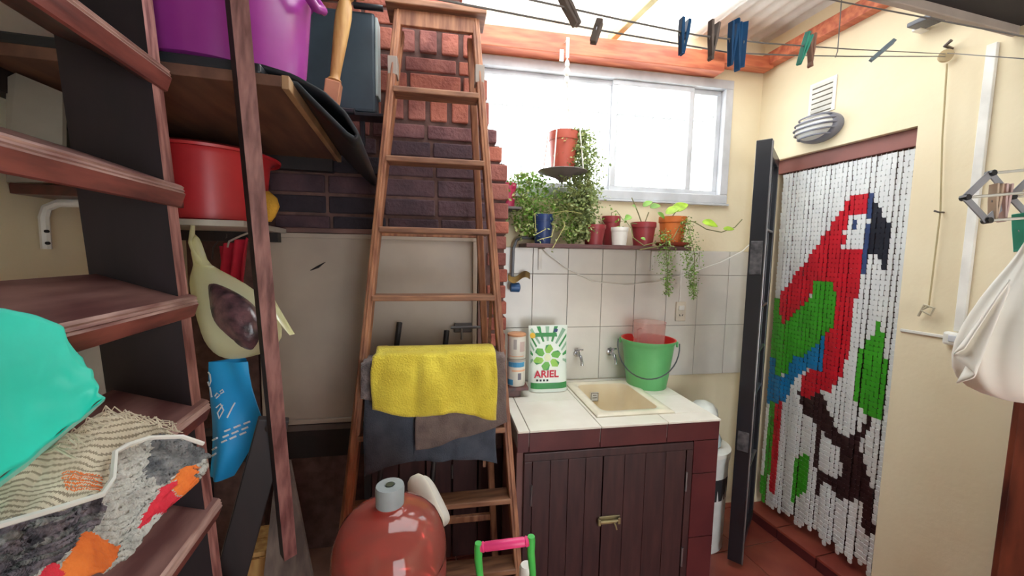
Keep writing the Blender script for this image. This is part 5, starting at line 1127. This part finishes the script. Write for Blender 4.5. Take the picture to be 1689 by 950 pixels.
# red garment on a wire hanger
hgr = thing('red_garment', 'red garment on a wire hanger by the white shelf', 'garment', at(388, 465, 1.60))
mb = MB(); mb.grid(lambda u, v: at(362 + 46 * u - 3 * v, 392 + 14 * (1 - u) + 74 * v, 1.60) + RC[:, 2] * (.02 * math.sin(u * 16 + v * 2)), 24, 12); obj('cloth', mb, REDC, hgr, smooth='all', solid=.004, fixn=False)
mb = MB(); mb.tube([at(375, 408, 1.59), at(378, 398, 1.59), at(395, 390, 1.59), at(410, 384, 1.6), at(412, 372, 1.6), at(404, 370, 1.6)], .004, 8); obj('hanger', mb, mat('hanger_wire', (176, 164, 156), .5), hgr, smooth=True)
dkg = thing('wire_hanger', 'empty dark wire hanger left of the red garment', 'hanger', at(352, 400, 1.62)); mb = MB(); mb.tube([at(350, 428, 1.62), at(352, 408, 1.62), at(360, 398, 1.62), at(374, 392, 1.62), at(376, 374, 1.62)], .003, 6); obj('wire', mb, STEELD, dkg, smooth=True)

# ------------------------------------------------------------------ turquoise cloth and woven rug on the stair
def quadfn(top, bot, ft, fb, amp, seed):   # surface between two image-measured curves with real depth
    def L_(c, t):
        k = t * (len(c) - 1); i = min(int(k), len(c) - 2); f = k - i; return np.array(c[i]) * (1 - f) + np.array(c[i + 1]) * f
    def fn(u, v):
        a, b = L_(top, u), L_(bot, u); q = a * (1 - v) + b * v
        return at(q[0], q[1], q[2]) + RC[:, 2] * amp * noise.noise(Vector((u * 4 + seed, v * 4, seed))) + ZZ * amp * .5 * noise.noise(Vector((u * 9, v * 7, seed + 3)))
    return fn
mb = MB(); mb.grid(quadfn([(-160, 470, .33), (-40, 496, .42), (40, 515, .475), (104, 541, .515), (135, 590, .53)], [(-160, 880, .33), (-40, 815, .395), (40, 760, .44), (110, 705, .485), (173, 656, .53)], 0, 0, .009, 4), 40, 30)
tq = thing('turquoise_cloth', 'turquoise nylon cloth draped over the stair treads', 'cloth', at(60, 650, .54)); obj('fabric', mb, TURQ, tq, smooth='all', solid=.002, fixn=False)
mb = MB(); mb.grid(quadfn([(-160, 880, .34), (-40, 815, .405), (40, 760, .45), (110, 705, .495), (173, 656, .535)], [(-160, 920, .40), (-40, 850, .47), (40, 776, .53), (90, 730, .55), (168, 664, .56)], 0, 0, .006, 8), 40, 6); obj('hem_fold', mb, TURQ, tq, smooth='all', solid=.002, fixn=False)
rug = thing('woven_rug', 'handwoven cream rug with grey, orange and red patches on the lower treads', 'rug', at(150, 900, .60))
top_c = [(-120, 890, .40), (0, 800, .47), (90, 735, .55), (168, 682, .62), (250, 704, .70), (320, 728, .75), (346, 748, .77)]
bot_c = [(-120, 1120, .35), (0, 1010, .39), (60, 985, .42), (140, 958, .48), (215, 918, .56), (272, 838, .64), (336, 778, .74)]
RUGM = [mat('rug_cream', (224, 214, 192), .95, c2=(196, 184, 162), scale=22, bump=.5, bscale=120), mat('rug_grey', (138, 138, 138), .95, c2=(86, 88, 92), scale=40, bump=1, bscale=110),
        mat('rug_mauve', (128, 116, 124), .95, c2=(58, 54, 62), scale=45, bump=1, bscale=110), mat('rug_white', (206, 204, 196), .95, c2=(170, 168, 162), scale=36, bump=1, bscale=110),
        mat('rug_orange', (240, 128, 52), .95, c2=(214, 96, 34), scale=20, bump=.6, bscale=100), mat('rug_red', (222, 48, 66), .95, c2=(200, 34, 54), scale=20, bump=.6, bscale=100), mat('rug_dark', (62, 62, 66), .95, c2=(150, 148, 146), scale=60, bump=1, bscale=110), mat('rug_thread_shade', (150, 138, 118), .95)]
base_fn = quadfn(top_c, bot_c, 0, 0, .022, 11)
RP = [(3, [(-130,910),(0,868),(90,842),(170,817),(186,790),(190,745),(210,735),(246,724),(300,722),(330,728),(352,748),(360,800),(300,1150),(-130,1150)]),
      (2, [(-130,905),(0,868),(90,842),(170,817),(182,832),(160,872),(120,908),(60,948),(-20,990),(-130,1050)]), (1, [(246,722),(330,726),(356,748),(322,768),(290,782),(262,802),(250,772),(255,745)]),
      (4, [(304,766),(329,772),(318,800),(290,830),(277,800)]), (6, [(314,774),(326,776),(322,792),(314,786)]), (5, [(259,806),(280,803),(286,828),(240,870),(240,852)]), (4, [(138,886),(207,892),(192,918),(150,962),(90,990),(105,930)]), (5, [(40,975),(95,925),(113,938),(90,1000)])]
def lerpc(c, t): k = t * (len(c) - 1); i = min(int(k), len(c) - 2); f = k - i; return np.array(c[i]) * (1 - f) + np.array(c[i + 1]) * f
def rugm(u, v):
    q = lerpc(top_c, u) * (1 - v) + lerpc(bot_c, u) * v; x = q[0] + 2.5 * noise.noise(Vector((u * 40, v * 30, 1))); y = q[1] + 2.5 * noise.noise(Vector((u * 40, v * 30, 5))); m = 0
    for c, P in RP:
        if inside(x, y, P): m = c
    if m == 2 and int((y + .45 * x) / 9) % 3 == 0: m = 6
    if m == 0 and 100 < x < 172 and 782 < y < 812 and int(y / 2.2) % 2 == 0: m = 4
    if m == 0 and int((q[1] + .10 * q[0] + 3 * math.sin(q[0] * .03)) / 3.2) % 3 == 0: m = 7
    return m
mb = MB()
def rugf(u, v):
    p = base_fn(u, v); q = lerpc(top_c, u) * (1 - v) + lerpc(bot_c, u) * v; m = rugm(u, v); w = (q[1] + .38 * q[0]) / 11
    return p - RC[:, 2] * ((.008 * abs(math.sin(w * math.pi)) * (.7 + .3 * math.sin(q[0] * 1.1 + 6 * math.floor(w)))) if m in (1, 2, 3, 6) else .0018 * abs(math.sin((q[1] + .10 * q[0]) / 9.6 * math.pi)))
mb.grid(rugf, 200, 130, rugm); obj('weave', mb, RUGM, rug, smooth='all', solid=.005, fixn=False)
mb = MB()
for q in range(46):
    u = .30 + .42 * q / 46; p = base_fn(min(1, u), 0); mb.tube([p, p + np.array([U(.0, .02), .0, U(.0, .012)]), p + RC[:, 0] * U(.01, .03) + ZZ * U(-.004, .010), p + RC[:, 0] * U(.025, .045) + ZZ * U(-.012, .004)], .0010, 4)
fr_ = obj('fringe', mb, RUGM[0], rug); fr_['kind'] = 'stuff'
e0 = [at(px, py, f) for px, py, f in ((-60, 886, .40), (0, 866, .425), (90, 840, .475), (168, 816, .54), (186, 790, .575), (190, 746, .60), (210, 734, .625), (246, 722, .67), (300, 720, .715), (335, 732, .745))]
mb = MB(); mb.tube(e0, .004, 6); obj('edge_cord', mb, STRING, rug, smooth=True)

# ------------------------------------------------------------------ water jug on a stool
JC = at(644, 900, .99); JC = np.array([JC[0], JC[1], 0]); capz = float(at(648, 790, 1.0)[2]); JR = .139; jz0 = capz - .475
stl = thing('wooden_stool', 'low wooden stool under the red water bottle', 'stool', JC)
mb = MB(); mb.lathe([(.165, jz0 - .025), (.17, jz0 - .02), (.17, jz0 - .004), (.165, jz0 - .001)], JC, 36); obj('seat', mb, DWOOD, stl, smooth=True)
for q in range(4):
    a = math.radians(45 + 90 * q); mb = MB(); mb.beam(JC + [.15 * math.cos(a), .15 * math.sin(a), 0], JC + [.11 * math.cos(a), .11 * math.sin(a), jz0 - .025], .032, .032); obj('leg', mb, DWOOD, stl, bevel=.003)
jg = thing('water_bottle', 'large red translucent water bottle with grey cap', 'water bottle', JC + [0, 0, jz0]); Jb = JC + [0, 0, jz0]
prof = [(.10, 0), (JR * .96, .008), (JR, .02), (JR, .07), (JR * .96, .078), (JR * .96, .088), (JR, .096), (JR, .165), (JR * .96, .173), (JR * .96, .183), (JR, .191), (JR, .258), (JR * .965, .266), (JR * .96, .276), (JR * .995, .286), (JR * 1.0, .297), (JR * .985, .322), (JR * .94, .350), (JR * .85, .376), (JR * .70, .397), (JR * .50, .410), (JR * .34, .416), (.033, .420), (.030, .424), (.030, .43)]
def jugmat():
    m = bpy.data.materials.new('red_bottle_plastic'); m.use_nodes = True; nt = m.node_tree; N = nt.nodes; L = nt.links; N.remove(N['Principled BSDF']); out_ = N['Material Output']
    tp = N.new('ShaderNodeBsdfTransparent'); tp.inputs[0].default_value = L3((246, 140, 136)); df = N.new('ShaderNodeBsdfDiffuse'); df.inputs[0].default_value = L3((240, 136, 122)); tl = N.new('ShaderNodeBsdfTranslucent'); tl.inputs[0].default_value = L3((250, 120, 108)); gl_ = N.new('ShaderNodeBsdfGlossy'); gl_.inputs['Roughness'].default_value = .08
    a = N.new('ShaderNodeMixShader'); a.inputs[0].default_value = .5; L.new(df.outputs[0], a.inputs[1]); L.new(tl.outputs[0], a.inputs[2])
    b = N.new('ShaderNodeMixShader'); b.inputs[0].default_value = .52; L.new(a.outputs[0], b.inputs[1]); L.new(tp.outputs[0], b.inputs[2])
    lw_ = N.new('ShaderNodeFresnel'); lw_.inputs[0].default_value = 1.5
    c = N.new('ShaderNodeMixShader'); L.new(lw_.outputs[0], c.inputs[0]); L.new(b.outputs[0], c.inputs[1]); L.new(gl_.outputs[0], c.inputs[2]); L.new(c.outputs[0], out_.inputs[0]); return m
JM = jugmat(); mb = MB(); mb.lathe(prof, Jb, 56); obj('bottle_body', mb, JM, jg, smooth=True)
mb = MB(); mb.lathe([(.029, .425), (.034, .426), (.035, .466), (.033, .474), (.013, .475), (.011, .470), (.001, .469)], Jb, 28); cap = obj('cap', mb, mat('grey_cap', (162, 170, 172), .45), jg, smooth=True)
mb = MB(); mb.lathe([(.010, .4745), (.010, .476), (.001, .476)], Jb, 16); obj('cap_hole', mb, mat('olive_hole', (64, 70, 50), .7), cap)
vj = unit(np.array([-Jb[0], -Jb[1], 0])); vs_ = np.array([-vj[1], vj[0], 0]); mb = MB()
for q in range(12):
    a = -.45 + q * .07; d_ = vj * math.cos(a) + vs_ * math.sin(a); mb.box(Jb + d_ * JR * .925 + ZZ * .318, (.004, .004, U(.004, .008)))
obj('embossed_letters', mb, mat('pale_emboss', (222, 150, 140), .5), jg)

# white canvas shoe propped toe-up behind the bottle
sh0 = at(712, 826, 1.22); d_ = unit(at(742, 862, 1.16) - at(700, 786, 1.24)); sxx = unit(np.cross(d_, RC[:, 2])); FS = np.stack([sxx, np.cross(d_, sxx), d_], axis=1)
shoe = thing('canvas_shoe', 'white canvas shoe propped toe-up behind the red bottle', 'shoe', at(735, 862, 1.2)); shL = .165
secs = [(a, b * .78, c * .78) for a, b, c in [(-.5, .008, .006), (-.47, .026, .018), (-.38, .038, .028), (-.22, .042, .036), (0, .038, .042), (.22, .034, .044), (.40, .032, .042), (.48, .02, .03), (.5, .006, .008)]]
mb = MB(); mb.loft([(sh0 + d_ * shL * a, b, c) for a, b, c in secs], 20, 0, .08, 1, FS); obj('upper', mb, SHOEW, shoe, smooth='all', subd=1)
mb = MB(); mb.loft([(sh0 + FS[:, 1] * .034 + d_ * shL * a * 1.06, b * 1.12, .010) for a, b, c in secs], 20, 0, 0, 1, FS); obj('sole', mb, mat('shoe_sole', (214, 206, 190), .6), shoe, smooth='all')
mb = MB()
for q in range(4): c0 = sh0 - FS[:, 1] * .038 + d_ * shL * (-.08 + .09 * q); mb.tube([c0 - FS[:, 0] * .014 + FS[:, 1] * .010, c0 + FS[:, 1] * .004, c0 + FS[:, 0] * .014 + FS[:, 1] * .010], .003, 6)
obj('laces', mb, STRING, shoe)

# trolley with pink grip and green frame
hl, hr = at(789, 903, .97), at(876, 892, .97); tro = thing('shopping_trolley', 'trolley handle with pink grip and green side bars', 'trolley', np.array([(hl[0] + hr[0]) / 2, (hl[1] + hr[1]) / 2, 0]))
mb = MB(); mb.tube([hl + (hr - hl) * k for k in (.04, .07, .08, .10, .11, .13, .14, .86, .87, .89, .90, .92, .93, .96)], [.011, .011, .0125, .0125, .0105, .0105, .0115, .0115, .0105, .0105, .0125, .0125, .011, .011], 14); obj('grip', mb, PINK, tro, smooth=True)
for e, s in ((hl, 1), (hr, 1)):
    b1 = e + [0, 0, -.085] + RC[:, 0] * .006; b2 = b1 * [1, 1, 0] + [0, .02, .06]
    mb = MB(); mb.tube([e + ZZ * .012, e, e - ZZ * .03, b1, b1 * .5 + b2 * .5, b2], [.009, .0105, .010, .0085, .0085, .0085], 10); obj('side_bar', mb, GREENF, tro, smooth=True)
    mb = MB(); mb.lathe([(.02, -.012), (.06, -.012), (.06, .012), (.02, .012)], b2 * [1, 1, 0] + [0, .02, .0605], 22, np.stack([UB * 0 + np.array([0, 1.0, 0]), ZZ, np.array([1.0, 0, 0])], axis=1)); obj('wheel', mb, BLACKM, tro, smooth=True)
mid_b = (hl + hr) / 2; mb = MB(); mb.beam(np.array([hl[0], hl[1] + .01, .45]), np.array([hr[0], hr[1] + .01, .45]), .014, .014, ZZ); mb.beam(np.array([hl[0], hl[1] + .02, .07]), np.array([hr[0], hr[1] + .02, .07]), .014, .014, ZZ); obj('cross_bar', mb, GREENF, tro, bevel=.003)
# white bottle low beside the trolley
wbp = at(868, 948, 1.12); bz0 = .0; bt2 = thing('white_bottle', 'white plastic bottle top peeping out beside the trolley', 'bottle', (wbp[0], wbp[1], 0)); wtz = float(at(868, 930, 1.12)[2])
bt3 = thing('wooden_box', 'plain box hidden under the white bottle', 'box', (wbp[0], wbp[1], 0)); bxh = wtz - .27
bt2.location = (wbp[0], wbp[1], bxh)
mb = MB(); mb.box((wbp[0], wbp[1], (bxh - .014) / 2), (.15, .15, bxh - .014)); obj('box_body', mb, DWOOD, bt3, bevel=.004)
mb = MB(); mb.box((wbp[0], wbp[1], bxh - .007), (.16, .16, .012)); obj('lid', mb, DWOOD, bt3, bevel=.003)
mb = MB(); mb.lathe([(.035, .001), (.038, .008), (.038, .15), (.03, .19), (.02, .205)], (wbp[0], wbp[1], bxh), 24); obj('bottle_body', mb, WPLAS, bt2, smooth=True)
mb = MB(); mb.lathe([(.020, .20), (.020, .262), (.016, .27), (.002, .27)], (wbp[0], wbp[1], bxh), 20); obj('cap', mb, WPLAS, bt2, smooth=True)
# two dark tool handles leaning on the steel door
for (a, b), nm in ((((659, 532, 1.80), (630, 760, 1.72)), 'dark tool handle leaning left of the ladder middle'), (((737, 545, 1.80), (722, 700, 1.74)), 'dark tool handle leaning beside the steel door latch')):
    a_, b_ = at(*a), at(*b); b_ = a_ + (b_ - a_) * ((a_[2] - .01) / (a_[2] - b_[2])); mb = MB(); mb.tube([a_ + (a_ - b_) * .002, a_, a_ * .9 + b_ * .1, b_], [.008, .013, .012, .011], 10); tag(obj('tool_handle', mb, BLKW, smooth=True), nm, 'tool handle', 'tool handles against the barbecue')
